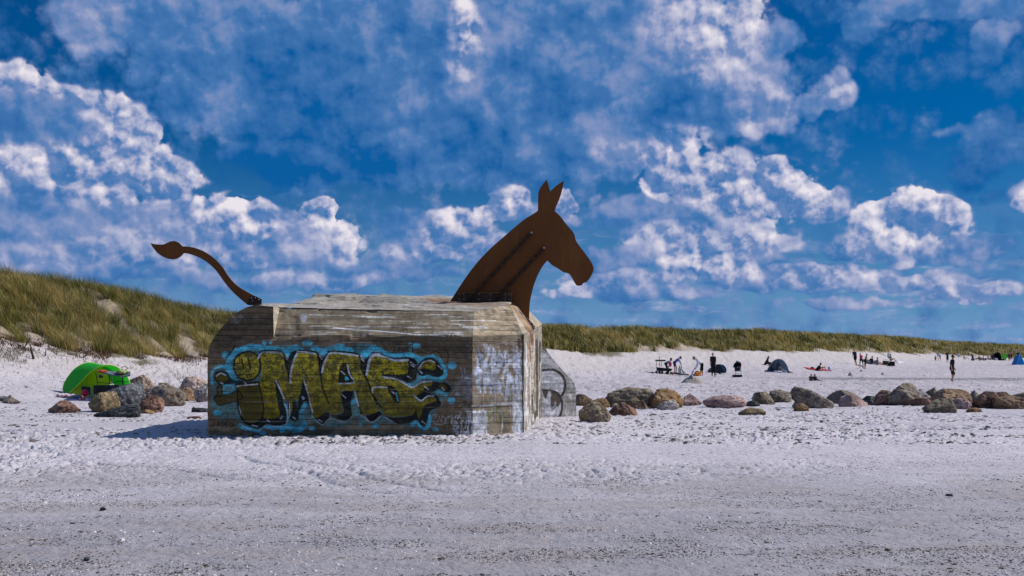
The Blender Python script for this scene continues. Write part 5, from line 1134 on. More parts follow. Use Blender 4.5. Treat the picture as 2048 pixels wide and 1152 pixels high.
for i, (x, sd, lb) in enumerate(((1622.6, 0, 'left one of the two children in dark wetsuits sitting at the dark sand band'), (1629.8, 1, 'right one of the two children in wetsuits, legs stretched over red'))):
    Yp = dY(1627, 762); f_ = 1 if sd else .3
    person(lb, Yp+sd*.3, dict(head=(x,750.5),neck=(x-.3,753.2),pelvis=(x-.6,760),el_l=(x+2,756.5,.1),wr_l=(x+3.6,759,.05),el_r=(x-2.2*(1-sd*.4),757,-.1),wr_r=(x-1.8+sd*4,760.4,-.12),kn_l=(x+3.6*f_+.6,758.4,-.2 if not sd else 0),an_l=(x+7*f_+.5,761,-.35 if not sd else 0),kn_r=(x+3*f_,758.9,-.3 if not sd else -.1),an_r=(x+6.6*f_,761.4,-.4 if not sd else -.12)),
       'tan', (.05,.025,.015), (.012,.014,.018), .9, (.012,.014,.018), .9, face=(.7 if sd else .2,-1,0), sv=(1,0,0), s=.68, vox=.017)
# group at the foot of the dune
Yp = dY(1711, 731)
person('woman in a dark top and short skirt walking on the upper beach', Yp, dict(head=(1708.4,700.5),neck=(1708.6,703.6),pelvis=(1710.2,714.5),el_l=(1705.6,708.5,-.05),wr_l=(1704.2,713.5,-.1),el_r=(1713,708.5),wr_r=(1713.6,713.8),kn_l=(1709.8,722),an_l=(1712.4,729.5),kn_r=(1711.6,722),an_r=(1714,730)),
       'tan', DKT, NAV, .4, (.015,.016,.022), .30, face=(-.3,-1,0), sv=(1,0,0), vox=.024, longhair=True)
Yp = dY(1722, 731)
person('person in a pink top and dark trousers beside the shirtless boy', Yp, dict(head=(1720.8,708.3),neck=(1722,710.8),pelvis=(1722.4,719),el_l=(1719.8,714.5,.1),wr_l=(1719.2,718.5,.1),el_r=(1724.6,714,-.1),wr_r=(1726.4,717,-.1),kn_l=(1720,724.5),an_l=(1719.8,730),kn_r=(1725,724.5),an_r=(1726.4,730)),
       'tan', (.02,.015,.012), (.65,.06,.18), .45, (.012,.014,.016), .92, face=(.6,-.6,-.1), sv=(.7,-.7,0), s=.88, vox=.024)
Yp = dY(1731, 738)
person('shirtless boy in black shorts standing over the crawling child', Yp, dict(head=(1733.6,709.3),neck=(1732.6,712.6),pelvis=(1730.4,721.2),el_l=(1734.4,716.5,.12),wr_l=(1736.6,719.2,.1),el_r=(1732.6,717.2,-.12),wr_r=(1735.6,718.6,-.1),kn_l=(1731.6,729),an_l=(1730.6,736.4),kn_r=(1729.4,729.3,-.1),an_r=(1729.4,736.8,-.1)),
       'tan', (.10,.05,.025), None, .4, (.014,.016,.014), .42, face=(1,-.3,-.1), sv=(.3,-1,0), s=.88, vox=.022)
Yp = dY(1720, 737)
person('small child crawling on hands and knees beside the shirtless boy', Yp, dict(head=(1716.5,730),neck=(1718,731),pelvis=(1725.3,732.2),el_l=(1718.6,733.6,.08),wr_l=(1719,736.3,.08),el_r=(1720,734,-.08),wr_r=(1720.4,736.8,-.08),kn_l=(1726,736.2,.08),an_l=(1730.6,736,.08),kn_r=(1727,736.6,-.08),an_r=(1731.6,736.8,-.08)),
       'fair', (.05,.03,.02), None, .4, (.30,.24,.20), .2, face=(-1,-.2,-.2), sv=(0,-1,0), s=.62, vox=.018)
def sit(label, x, y, Y, fx, skin, hair, shirt, bottom, s=1.0, lean=0, vox=.026, lh=False, leg=.3):
    u = F/Y*s
    person(label, Y, dict(head=(x-fx*(.02+lean)*u, y-.80*u),neck=(x-fx*(.06+lean*.8)*u, y-.62*u),pelvis=(x-fx*.10*u, y-.12*u),el_l=(x+fx*(.08-lean)*u, y-.38*u, .16),wr_l=(x+fx*(.22-lean*1.8)*u, y-.22*u, .14),el_r=(x+fx*(.05-lean)*u, y-.36*u, -.16),wr_r=(x+fx*(.2-lean*1.8)*u, y-.2*u, -.16),
        kn_l=(x+fx*.30*u, y-.36*u, .08),an_l=(x+fx*.52*u, y-.05*u, .1),kn_r=(x+fx*.27*u, y-.30*u, -.1),an_r=(x+fx*.60*u, y-.04*u, -.12)), skin, hair, shirt, .5, bottom, leg, face=(fx,-.4,-.05), sv=(.25*fx,-1,0), s=s, vox=vox, longhair=lh)
def lie(label, x, y, Y, fx, skin, hair, shirt, bottom, s=1.0, vox=.028):
    u = F/Y*s
    person(label, Y, dict(head=(x-fx*.52*u, y-.34*u),neck=(x-fx*.40*u, y-.26*u),pelvis=(x+fx*.12*u, y-.12*u),el_l=(x-fx*.42*u, y-.06*u, .18),wr_l=(x-fx*.22*u, y-.05*u, .2),el_r=(x-fx*.40*u, y-.05*u, -.18),wr_r=(x-fx*.18*u, y-.05*u, -.2),
        kn_l=(x+fx*.50*u, y-.26*u, .08),an_l=(x+fx*.80*u, y-.06*u, .1),kn_r=(x+fx*.52*u, y-.09*u, -.1),an_r=(x+fx*.92*u, y-.06*u, -.12)), skin, hair, shirt, .4, bottom, .22, face=(-fx*.2,-1,.3), sv=(.1,-1,0), s=s, vox=vox)
Yg = dY(1750, 730)
sit('seated person in dark clothes, left end of the picnic group', 1745, 728, Yg, 1, 'tan', DKT, (.02,.022,.03), (.05,.08,.13), leg=.9)
sit('seated person with bare pale legs in the picnic group', 1755.5, 730.5, Yg-3, 1, 'fair', DKT, (.18,.17,.2), (.2,.19,.22))
lie('person lying propped up in the picnic group beside the dark windbreak', 1768, 730, Yg-1.0, -1, 'fair', DKT, (.02,.02,.024), (.02,.02,.022))
sit('seated woman right of the picnic group, legs out to the right', 1783, 722, dY(1783, 722), 1, 'tan', DKT, (.22,.27,.24), (.3,.2,.1), lean=.1)
# by the dune foot, further off
Yp = dY(1876, 722)
person('person in a lilac top bending down near the dune foot', Yp, dict(head=(1874,707.6),neck=(1875.4,706.8),pelvis=(1880,711.4),el_l=(1875.2,711,.1),wr_l=(1873,715,.1),el_r=(1876,711.4,-.1),wr_r=(1873.6,715.8,-.1),kn_l=(1878,716.2,.05),an_l=(1875.6,721),kn_r=(1880.8,716.4,-.05),an_r=(1881.6,721)),
       'fair', (.10,.06,.03), (.42,.38,.62), .5, (.4,.36,.58), .15, face=(-.7,-.4,-.6), sv=(.3,-1,0), vox=.03)
person('child in dark clothes next to the lilac-dressed person', Yp-.4, dict(head=(1870.6,711.4),neck=(1870.6,713),pelvis=(1870.8,717.2),el_l=(1869.4,714.8),wr_l=(1868.8,717),el_r=(1871.8,714.8),wr_r=(1872.4,717),kn_l=(1870.2,719.4),an_l=(1870,721.6),kn_r=(1871.6,719.4),an_r=(1871.8,721.6)),
       'tan', (.08,.05,.03), (.02,.025,.04), .5, (.015,.02,.035), .9, face=(.4,-1,0), sv=(1,0,0), s=.55, vox=.03)
Yp = dY(1894, 726)
person('person in navy with a pale cap standing left of the walking man', Yp, dict(head=(1893.2,703.2),neck=(1894,705.6),pelvis=(1894.8,713.2),el_l=(1891.6,708.6),wr_l=(1890.6,712),el_r=(1896.8,709),wr_r=(1897,712.6),kn_l=(1893.8,719),an_l=(1893.6,724.6),kn_r=(1896,719),an_r=(1896,725)),
       'tan', (.45,.43,.42), NAV, .45, (.02,.022,.03), .5, face=(-.6,-.7,0), sv=(.8,-.5,0), s=.92, vox=.03)
# one person on the dune path
Yd = 205.0
g = G(1871.5, 696); Yd = float(g[1])
person('person in white walking up through the dune grass', Yd, dict(head=(1871,683),neck=(1871.4,685.3),pelvis=(1872.4,692),el_l=(1869.2,688.2),wr_l=(1869,691),el_r=(1874.2,688.2),wr_r=(1874.8,691),kn_l=(1871.4,696.4),an_l=(1871.2,700),kn_r=(1873.4,696.4),an_r=(1873.6,700)),
       'fair', (.02,.016,.012), (.75,.74,.76), .5, (.65,.55,.5), .45, face=(.2,1,0), sv=(-1,0,0), s=.85*Yd/200, vox=.04)
# the crowd under the dunes at the far right
sit('tiny sunbather in white, leftmost of the far crowd', 1918, 714.5, dY(1918, 715), 1, 'fair', DKT, (.62,.6,.62), (.5,.5,.52), vox=.04)
sit('second tiny sunbather of the far crowd, white top and dark head', 1930, 718.5, dY(1930, 719), 1, 'fair', DKT, (.6,.6,.66), (.55,.54,.6), vox=.04, lean=.1)
sit('dark-clothed sunbather on blue, left of the black tent group', 1946, 719.5, dY(1946, 720), 1, 'fair', DKT, (.02,.03,.05), (.05,.10,.2), vox=.04)
sit('sunbather with a grey top in the middle of the far crowd', 1957.5, 720, dY(1957, 720.5), -1, 'tan', (.1,.06,.04), (.2,.2,.24), (.04,.05,.08), vox=.04)
sit('crouching bare-skinned bather with fair hair in the far crowd', 1966, 721.5, dY(1966, 722), -1, 'tan', (.30,.2,.09), None, (.2,.14,.08), vox=.04)
sit('bather with pale legs right of the fair-haired one', 1977, 719.5, dY(1977, 720), 1, 'fair', (.2,.08,.05), (.6,.58,.58), (.5,.35,.3), vox=.04)
sit('bather in dark top, last before the black tent', 1986, 719, dY(1986, 719.5), 1, 'fair', DKT, (.12,.1,.1), (.4,.45,.6), vox=.04)
Yp = dY(2021, 722)
person('bare-backed man standing between the green and the blue tent', Yp, dict(head=(2023.6,700.6),neck=(2023.4,703),pelvis=(2022.6,711.6),el_l=(2019.8,705.8),wr_l=(2019,709.6),el_r=(2027,705.4),wr_r=(2028.6,708),kn_l=(2021,717),an_l=(2019.6,721.6),kn_r=(2024,717),an_r=(2023.6,721.8)),
       'tan', (.04,.025,.02), None, .4, (.02,.03,.06), .6, face=(.1,1,0), sv=(-1,0,0), vox=.034)
Yp = dY(2017, 722)
person('person in navy in front of the bare-backed man', Yp, dict(head=(2018.2,706.6),neck=(2018.2,708.6),pelvis=(2018.6,714.6),el_l=(2016.2,711),wr_l=(2015.6,714),el_r=(2020.4,711),wr_r=(2020.8,714),kn_l=(2017.4,718.4),an_l=(2017,721.8),kn_r=(2019.6,718.4),an_r=(2019.8,721.8)),
       'tan', DKT, (.015,.022,.045), .5, (.015,.02,.04), .9, face=(.1,-1,0), sv=(1,0,0), s=.8, vox=.034)
Yp = dY(2037, 729)+4
person('person in black standing behind the blue tent at the right edge', Yp, dict(head=(2036.2,702.8),neck=(2036.2,705),pelvis=(2036.6,713),el_l=(2034,708),wr_l=(2033.6,711.6),el_r=(2038.6,708),wr_r=(2039,711.6),kn_l=(2035.6,718.6),an_l=(2035.4,724),kn_r=(2037.8,718.6),an_r=(2038,724)),
       'tan', DKT, (.012,.014,.016), .5, (.012,.013,.016), .95, face=(.1,-1,0), sv=(1,0,0), s=.95, vox=.034)
# ------------------------------------------------------------ tents, wagons, towels
def fab(name, c, tr=.25): return simple(name, c, .6, .10, 7, .3, trans=tr, bmp=.015)
def loft(name, A, B_, mat, parent, n=5, sag=0.0, th=0.0):
    """fabric between two curves given as 3D point lists of equal length"""
    A = np.array(A, float); B_ = np.array(B_, float); V = []; k = len(A)
    for j in range(n+1):
        t = j/n; P = A*(1-t)+B_*t; mid = (A+B_)/2; c = mid.mean(0); P = P-(P-c)*(sag*4*t*(1-t))
        w = (fbm3(P[:, 0]*4, P[:, 1]*4, P[:, 2]*4, 3, 5)-.5)*.03; P[:, 1] += w*4*t*(1-t); V.append(P)
    V = np.concatenate(V); Fc = [(j*k+i, j*k+i+1, (j+1)*k+i+1, (j+1)*k+i) for j in range(n) for i in range(k-1)]
    return mk(name, V, Fc, mat, parent, True)
def fan(name, A, c, mat, parent):
    V = list(A)+[c]; k = len(A); return mk(name, V, [(i, i+1, k) for i in range(k-1)], mat, parent, False)
TT = T(110, 710, 8.86)
def arc3(L, Y0, Y1=None, k=5):
    Q = catmull([(a, b, 0) for a, b in TT(L)], k); n = len(Q); return [W(q[0], q[1], Y0+((Y1-Y0)*i/(n-1) if Y1 else 0)) for i, q in enumerate(Q)]
Yt = dY(190, 797)
tb = W(190, 792, Yt+.6)
tent = thing('beach_tent', 'bright green pop-up beach tent with lime edging behind the left boulders', 'tent', (tb[0], tb[1], float(zbase(tb[0], tb[1]))))
green = fab('green_nylon', (.025,.46,.025), .35); lime = fab('lime_nylon', (.42,.56,.015), .35); limt = fab('lime_trim', (.55,.80,.06), .1)
fh = arc3([(262,672),(345,590),(440,500),(600,330),(720,240),(830,192),(930,178),(1050,195),(1150,245),(1230,320),(1290,400),(1330,500),(1345,640)], Yt+.05, Yt+.5)
rh = arc3([(165,668),(142,610),(150,540),(195,440),(300,295),(400,208),(500,155),(600,135),(705,145),(830,195),(1000,300),(1150,430),(1290,620)], Yt+.75, Yt+1.5)
rr_ = arc3([(300,690),(350,620),(450,540),(600,420),(720,350),(830,300),(930,280),(1050,290),(1150,320),(1230,380),(1290,450),(1330,530),(1345,640)], Yt+1.5, Yt+1.6)
loft('outer_shell', fh, rh, green, tent, 6, .02); loft('inner_back_wall', rh, rr_, green, tent, 4)
a_ = arc3([(262,672),(345,590),(440,500),(600,330),(720,250),(830,215)], Yt+.9, Yt+1.1); b_ = arc3([(262,690),(400,700),(600,700),(760,690),(900,620),(1005,480)], Yt+.9, Yt+1.1); loft('lime_inner_panel', a_, b_, lime, tent, 4)
a_ = arc3([(830,215),(930,200),(1050,210),(1150,260),(1230,330),(1290,410),(1320,500)], Yt+1.0, Yt+1.1); b_ = arc3([(1005,480),(1040,520),(1090,560),(1150,600),(1200,620),(1260,640),(1320,650)], Yt+1.0, Yt+1.1); loft('green_inner_panel', a_, b_, green, tent, 4)
a_ = arc3([(200,672),(262,672),(330,690),(470,722)], Yt+.02, Yt+.05); b_ = arc3([(262,672),(345,590),(430,560),(480,640)], Yt+.1, Yt+.3); loft('front_sill', a_, b_, fab('yellow_nylon', (.50,.50,.02)), tent, 3)
m_ = MB(); m_.tube([Vector(q) for q in fh], .013, 5); m_.build('front_hoop', limt, tent, True); m_ = MB(); m_.tube([Vector(q) for q in rh], .013, 5); m_.build('rear_hoop', limt, tent, True)
m_ = MB(); m_.tube([Vector(W(*TT([(575,380)])[0], Yt+.8)), Vector(W(*TT([(545,560)])[0], Yt+.7))], .005, 4); m_.build('cord', simple('dark_cord', (.03,.03,.02)), tent)
# wagon with a canopy frame in front of the tent
blackm = simple('black_metal', (.014,.014,.016), .5, .3); Yw = Yt-1.0
wb = W(*TT([(900,640)])[0], Yw)
wag = thing('beach_wagon', 'folding wagon with grey canopy frame, half hidden by boulders before the green tent', 'wagon', (wb[0], wb[1], float(zbase(wb[0], wb[1]))))
def rod(m_, L, r, Y0, dy=0, n=5): m_.tube([Vector(W(*q, Y0+dy)) for q in TT(L)], r, n)
for L, dy in (([(720,310),(745,420),(755,700)], 0), ([(1000,360),(1012,520),(1010,620)], -.35), ([(1190,360),(1195,500),(1195,560)], .35), ([(960,300),(965,500)], .7)):
    m_ = MB(); rod(m_, L, .014, Yw, dy); m_.build('post', blackm, wag, True)
m_ = MB(); rod(m_, [(740,485),(860,495),(1010,505)], .012, Yw); rod(m_, [(1050,480),(1160,465),(1290,480)], .012, Yw, .2); rod(m_, [(760,600),(1010,600)], .01, Yw); m_.build('side_rail', blackm, wag)
m_ = MB(); O = [W(*q, Yw) for q in TT([(735,275),(1000,345),(1195,380),(1335,355)])]; O2 = [W(*q, Yw+.75) for q in TT([(800,262),(1010,290),(1160,300),(1338,292)])]
V_ = O+O2+[p_+np.array([0, 0, -.035]) for p_ in O+O2]; m_.add(V_, [(0,1,5,4),(1,2,6,5),(2,3,7,6),(8,9,13,12),(9,10,14,13),(10,11,15,14),(0,1,9,8),(1,2,10,9),(2,3,11,10),(4,5,13,12),(5,6,14,13),(6,7,15,14),(0,4,12,8),(3,7,15,11)]); m_.build('canopy', simple('grey_canvas', (.10,.11,.13), .8, .3, 6), wag)
m_ = MB(); m_.box(tuple(W(*TT([(960,615)])[0], Yw+.3)), (.85, .55, .30)); bd = m_.build('basket', simple('black_canvas', (.02,.022,.025), .85), wag)
for x in (800, 1120):
    for dy in (0, .6):
        m_ = MB(); c_ = W(*TT([(x, 700)])[0], Yw+dy); m_.tube([Vector(c_), Vector(c_)+Vector((0, .05, 0))], .10, 14); m_.build('wheel', blackm, wag)
m_ = MB(); rod(m_, [(1180,235),(1190,215),(1230,208),(1275,215),(1282,240),(1255,262),(1225,270),(1195,262),(1180,235)], .012, Yw, .4); rod(m_, [(1228,270),(1215,330),(1200,560)], .011, Yw, .4); m_.build('pull_handle', blackm, wag, True)
def heap(name, label, cat, L, Y0, h, mat, group=None, seed=0, parent=None, dp=.25):
    xs = [q[0] for q in L]; ys = [q[1] for q in L]; xc, yc = (min(xs)+max(xs))/2, (min(ys)+max(ys))/2; c_ = W(xc, yc, Y0); V, Fc = ico(4)
    rx = (max(xs)-min(xs))/2/F*Y0; rz = (max(ys)-min(ys))/2/F*Y0; n1 = fbm3(V[:, 0]*2+seed, V[:, 1]*2, V[:, 2]*2, 4, seed)-.5; V = V*(1+.8*n1)[:, None]
    P = c_[None]+V*np.array([rx, dp, rz]); o = mk(name, P, Fc, mat, loc=c_-np.array([0, 0, rz])) if parent is None else mk(name, P, Fc, mat, parent)
    if parent is None: tag(o, label, cat, group)
    return o
heap('cloth', 'orange-red cloth thrown over the wagon canopy', 'cloth', TT([(770,262),(905,315)]), Yw+.1, .1, fab('red_cloth', (.45,.06,.02)), seed=3)
heap('towel', 'pale green towel lying on the wagon canopy by the pull handle', 'towel', TT([(1090,260),(1300,335)]), Yw+.3, .1, fab('green_towel', (.34,.42,.16)), seed=4)
heap('sun_hat', 'small black cap dangling under the wagon canopy', 'cap', TT([(775,345),(860,405)]), Yw-.05, .1, simple('black_felt', (.02,.02,.022)), seed=5, dp=.08)
bg_ = W(*TT([(550,630)])[0], Yt-.35)
m_ = MB(); q0 = W(*TT([(465,570)])[0], Yt-.35); q1 = W(*TT([(630,705)])[0], Yt-.35); cx_, cz_ = (q0[0]+q1[0])/2, (q0[2]+q1[2])/2
m_.add([(q0[0],q0[1],q1[2]),(q1[0],q0[1],q1[2]),(q1[0]-.02,q0[1]+.02,q0[2]),(q0[0]+.0,q0[1]+.02,q0[2]+.03),(q0[0],q0[1]+.22,q1[2]),(q1[0],q0[1]+.22,q1[2]),(q1[0]-.02,q0[1]+.2,q0[2]),(q0[0],q0[1]+.2,q0[2]+.03)], [(0,1,2,3),(7,6,5,4),(0,4,5,1),(1,5,6,2),(2,6,7,3),(3,7,4,0)])
bag = m_.build('beach_bag', simple('black_green_nylon', (.012,.022,.018), .6), None, False, (cx_, q0[1], q1[2])); tag(bag, 'dark bag standing in the green tent opening', 'bag')
m_ = MB(); m_.tube([Vector((q0[0]+.02, q0[1], q0[2]+.02)), Vector((q0[0]+.05, q0[1]-.01, q0[2]+.10)), Vector((cx_-.04, q0[1]-.01, q0[2]+.03)), Vector((cx_+.06, q0[1]-.01, q0[2]+.06)), Vector((q1[0]-.03, q0[1], q0[2]))], .008, 5); m_.build('carry_strap', simple('black_green_nylon', (.012,.022,.018), .6), bag)
c_ = W(*TT([(530,672)])[0], Yt-.62); m_ = MB(); m_.ell(tuple(c_), (.12, .12, .12), 20, 14); o = m_.build('beach_ball', simple('crimson_plastic', (.62,.012,.07), .45, .12, 30), None, True, tuple(c_-np.array([0, 0, .12]))); tag(o, 'round crimson beach ball before the dark bag', 'ball')
def towel(name, label, x0, y0, x1, y1, mat, dep, th=.03, parent=None, seed=0):
    a = G(x0, y0); b = G(x1, y1); nx_, ny_ = 26, 12; u, v = np.meshgrid(np.linspace(0, 1, nx_), np.linspace(0, 1, ny_)); u = u.ravel(); v = v.ravel()
    X = a[0]*(1-u)+b[0]*u; Y = a[1]*(1-u)+b[1]*u+v*dep; w = fbm2(u*6+seed, v*4, 3, 15)-.5
    Y = Y+.10*(fbm2(u*5, v*0+seed, 2, 17)-.5); Zt = zbase(X, Y)+.03+th*(.6+1.6*np.abs(w)); idx = np.arange(nx_*ny_).reshape(ny_, nx_)
    top = np.stack([X, Y, Zt], 1); bot = np.stack([X, Y, Zt*0+zbase(X, Y)-.03], 1); N_ = len(top); V = np.concatenate([top, bot])
    Fc = [tuple(q) for q in np.stack([idx[:-1, :-1], idx[:-1, 1:], idx[1:, 1:], idx[1:, :-1]], -1).reshape(-1, 4)]
    rim = list(idx[0, :])+list(idx[1:, -1])+list(idx[-1, -2::-1])+list(idx[-2:0:-1, 0]); Fc += [(rim[i], rim[i]+N_, rim[(i+1) % len(rim)]+N_, rim[(i+1) % len(rim)]) for i in range(len(rim))]
    o = mk(name, V, [tuple(int(i) for i in f) for f in Fc], mat, None, True, (float((a[0]+b[0])/2), float((a[1]+b[1])/2), float(zbase((a[0]+b[0])/2, (a[1]+b[1])/2)))); tag(o, label, 'towel'); return o
def pattern(name, c1, c2, c3, sc):
    m, n, p = new_mat(name); c = ocoord(n); v = n.nodes.new('ShaderNodeTexVoronoi'); _lnk(n, v.inputs['Vector'], c); v.inputs['Scale'].default_value = sc
    s_ = SEP(n, E(n, v.outputs['Color'])); col = MIX(n, RAMP(n, s_[0], .42, .46), c1, c2); col = MIX(n, RAMP(n, s_[1], .66, .7), col, c3); n.links.new(col.s, p.inputs['Base Color']); p.inputs['Roughness'].default_value = .9; return m
towel('beach_towel', 'rolled towel patterned blue, white and orange left of the tent opening', 113, 794, 158, 799, pattern('blue_patterned_towelling', (.10,.13,.25), (.55,.53,.58), (.5,.2,.12), 9), .55, .07, seed=1)
towel('beach_towel', 'pink and white checked towel before the dark bag', 158, 801, 184, 801.5, pattern('pink_patterned_towelling', (.65,.10,.14), (.75,.66,.68), (.55,.04,.10), 11), .5, .06, seed=2)
# wind-worn sticks on the left sand slope
wood = simple('weathered_stick', (.045,.032,.022), .9, .4, 20)
for i, (L, lb, r) in enumerate((([(44,702),(52,690),(60,677)], 'thin dark stick leaning right out of the left sand slope', .025), ([(60,688),(63,702),(67,718)], 'thicker dark stick leaning left beside the thin one', .038), ([(92,700),(90,712)], 'short dark stub right of the two leaning sticks', .03), ([(284,688),(284,712)], 'slender upright stem at the dune foot above the tent', .014))):
    g = G(L[-1][0] if i else L[0][0], (L[-1][1] if i else L[0][1])); Y0 = g[1]; m_ = MB(); m_.tube([Vector(W(x, y, Y0)) for x, y in L]+([] if i == 0 else []), [r*(.6+.4*k) for k in range(len(L))], 7)
    o = m_.build('driftwood_stick', wood, None, True, tuple(g)); tag(o, lb, 'stick', 'sticks standing in the left sand slope')
# ---- right-hand party
T4 = T(1300, 700, 12.8); Yq = dY(1330, 748)
wb = W(*T4([(350,610)])[0], Yq); wag2 = thing('pull_wagon', 'black folding wagon with upright canopy poles, right of the bunker dunes', 'wagon', (wb[0], wb[1], float(zbase(wb[0], wb[1]))))
def rod4(m_, L, r, dy=0, n=6): m_.tube([Vector(W(*q, Yq+dy)) for q in T4(L)], r, n)
for L, dy in (([(163,255),(163,440)], 0), ([(240,190),(240,440)], .5), ([(300,280),(300,430)], .2)):
    m_ = MB(); rod4(m_, L, .016, dy); m_.build('pole', blackm, wag2, True)
m_ = MB(); rod4(m_, [(225,185),(240,168),(256,185),(240,196),(225,185)], .013, .5); m_.build('pull_handle', blackm, wag2, True)
m_ = MB(); rod4(m_, [(155,380),(240,372),(310,390)], .014); m_.build('side_rail', blackm, wag2, True)
c_ = W(*T4([(268,268)])[0], Yq+.3); m_ = MB(); m_.box(tuple(c_), (.72, .55, .11)); m_.build('canopy', simple('black_canvas', (.02,.022,.025), .85), wag2)
c_ = W(*T4([(370,485)])[0], Yq+.3); m_ = MB(); q0 = W(*T4([(180,440)])[0], Yq); q1 = W(*T4([(575,480)])[0], Yq); q2 = W(*T4([(540,545)])[0], Yq); q3 = W(*T4([(200,540)])[0], Yq)
m_.prism([q0, q1, q2, q3], (0, .6, 0)); m_.build('basket', simple('black_canvas', (.02,.022,.025), .85), wag2)
for x, y in ((168, 572), (245, 575), (312, 580), (430, 590), (545, 600)):
    c_ = W(*T4([(x, y-8)])[0], Yq-.02+(.5 if x in (245, 430) else 0)); m_ = MB(); m_.tube([Vector(c_), Vector(c_)+Vector((0, .06, 0))], .10, 14); w_ = m_.build('wheel', blackm, wag2); m_ = MB(); m_.tube([Vector(c_)+Vector((0, -.012, 0)), Vector(c_)+Vector((0, .0, 0))], .035, 8); m_.build('hub', simple('grey_plastic', (.2,.2,.21)), w_)
heap('backpack', 'dark pink backpack hanging on the person bent over the wagon', 'backpack', T4([(488,300),(555,430)]), Yq-.22, .1, simple('magenta_nylon', (.34,.02,.10), .7), seed=8, dp=.14)
heap('shoe_bag', 'small red bag on the sand between the wagon and the white cloth', 'bag', T4([(560,570),(610,635)]), Yq-.4, .1, simple('red_nylon', (.5,.04,.06), .7), seed=9, dp=.15)
def sheet(label, L, Y0, mat, dy=.5):
    Q = T4(L); P = [W(*q, Y0) for q in Q]; c_ = np.mean(P, 0); A = catmull(P, 4, True); k = len(A); V = []
    for j in range(6):
        t = j/5; ring = [c_*(1-t)+np.array(a)*t for a in A]; V += [r+np.array([0, .13*math.sin(r[0]*21+r[2]*6)+.06*math.sin(r[2]*17+i_), 0]) for i_, r in enumerate(ring)]
    F_ = [(j*k+i, j*k+(i+1) % k, (j+1)*k+(i+1) % k, (j+1)*k+i) for j in range(5) for i in range(k)]; n_ = len(V); V2 = V+[v+np.array([0, .012, 0]) for v in V]
    F_ += [tuple(q+n_ for q in reversed(f)) for f in F_[:n_]]+[(5*k+i, 5*k+(i+1) % k, n_+5*k+(i+1) % k, n_+5*k+i) for i in range(k)]
    o = mk('fabric_sheet', V2, F_, mat, None, True, tuple(P[0])); tag(o, label, 'cloth', 'white cloth being folded by the party')
whitef = fab('white_cloth', (.68,.72,.70), .3)
sheet('larger white cloth hanging from the hands of the blue-topped person', [(782,285),(760,350),(735,450),(728,520),(740,590),(800,615),(880,625),(930,615),(880,560),(840,500),(815,400),(798,320)], Yq-.3, whitef)
sheet('smaller bluish white cloth in the hands of the white-topped person', [(1158,440),(1110,500),(1078,550),(1070,620),(1065,655),(1090,640),(1105,570),(1150,500),(1170,460)], Yq-.5, fab('bluish_cloth', (.60,.66,.80), .3))
towel('ground_sheet', 'dark ground sheet lying under the larger white cloth', 1351, 748, 1378, 750.5, simple('dark_blanket', (.018,.02,.035), .9), 1.0, .05, seed=5)['category'] = 'blanket'
Yo = dY(1394, 752)
heap('swim_bag', 'bright orange bag at the feet of the white-topped person', 'bag', T4([(1125,535),(1290,665)]), Yo-.2, .1, simple('orange_nylon', (.75,.23,.01), .6, .3, 8), seed=11, dp=.3)
heap('shoe_pile', 'small purple bundle left of the orange bag', 'bundle', T4([(1060,620),(1140,665)]), Yo-.3, .1, simple('purple_cloth', (.12,.05,.16), .8), seed=12, dp=.12)
# toppled blue shelter
def dome(name, label, pts, Y0, dep, mat, cat='shelter', bow=1.0, n=10):
    P = catmull([W(*q, Y0) for q in pts], 5); k = len(P); base = np.array([np.mean([p[0] for p in P]), Y0+dep/2, min(p[2] for p in P)]); root = thing(name, label, cat, (base[0], base[1], float(zbase(base[0], base[1])))); V = []
    for j in range(n+1):
        t = j/n; f = math.cos(t*math.pi/2)**bow if t < 1 else 0.0
        for p in P: V.append((base[0]+(p[0]-base[0])*(.25+.75*f), Y0+dep*math.sin(t*math.pi/2), base[2]+(p[2]-base[2])*f))
    mk('canopy', V, [(j*k+i, j*k+i+1, (j+1)*k+i+1, (j+1)*k+i) for j in range(n) for i in range(k-1)], mat, root, True); return root, P
r_, P = dome('beach_shelter', 'toppled dark blue shelter on the sand behind the standing man', T4([(1480,540),(1500,500),(1560,450),(1650,380),(1780,362),(1880,385),(1940,450),(1962,530),(1940,580),(1900,592)]), dY(1440, 747)+.3, 1.1, fab('navy_nylon', (.012,.05,.16), .15))
m_ = MB(); m_.prism([W(*q, dY(1440, 747)+.27) for q in T4([(1482,545),(1560,450),(1680,375),(1790,375),(1860,440),(1920,590),(1510,590)])], (0, .02, 0)); m_.build('dark_floor', simple('black_nylon', (.012,.018,.028), .6), r_)
m_ = MB(); m_.tube([Vector(W(*q, dY(1440, 747)+.25)) for q in T4([(1780,368),(1850,430),(1900,510),(1925,590)])], .02, 5); m_.build('edge_tape', fab('bright_blue_tape', (.05,.22,.50)), r_, True)
for (x0, x1, y0, y1, lb) in ((1505,1560,480,575,'black bag leaning on the toppled blue shelter'), (1692,1718,612,650,'tiny dark bottle on the sand right of the standing man')):
    heap('beach_bag' if x0 < 1600 else 'bottle', lb, 'bag' if x0 < 1600 else 'bottle', T4([(x0, y0), (x1, y1)]), dY(1432, 750), .1, simple('black_nylon', (.012,.018,.028), .6), seed=x0, dp=.1)
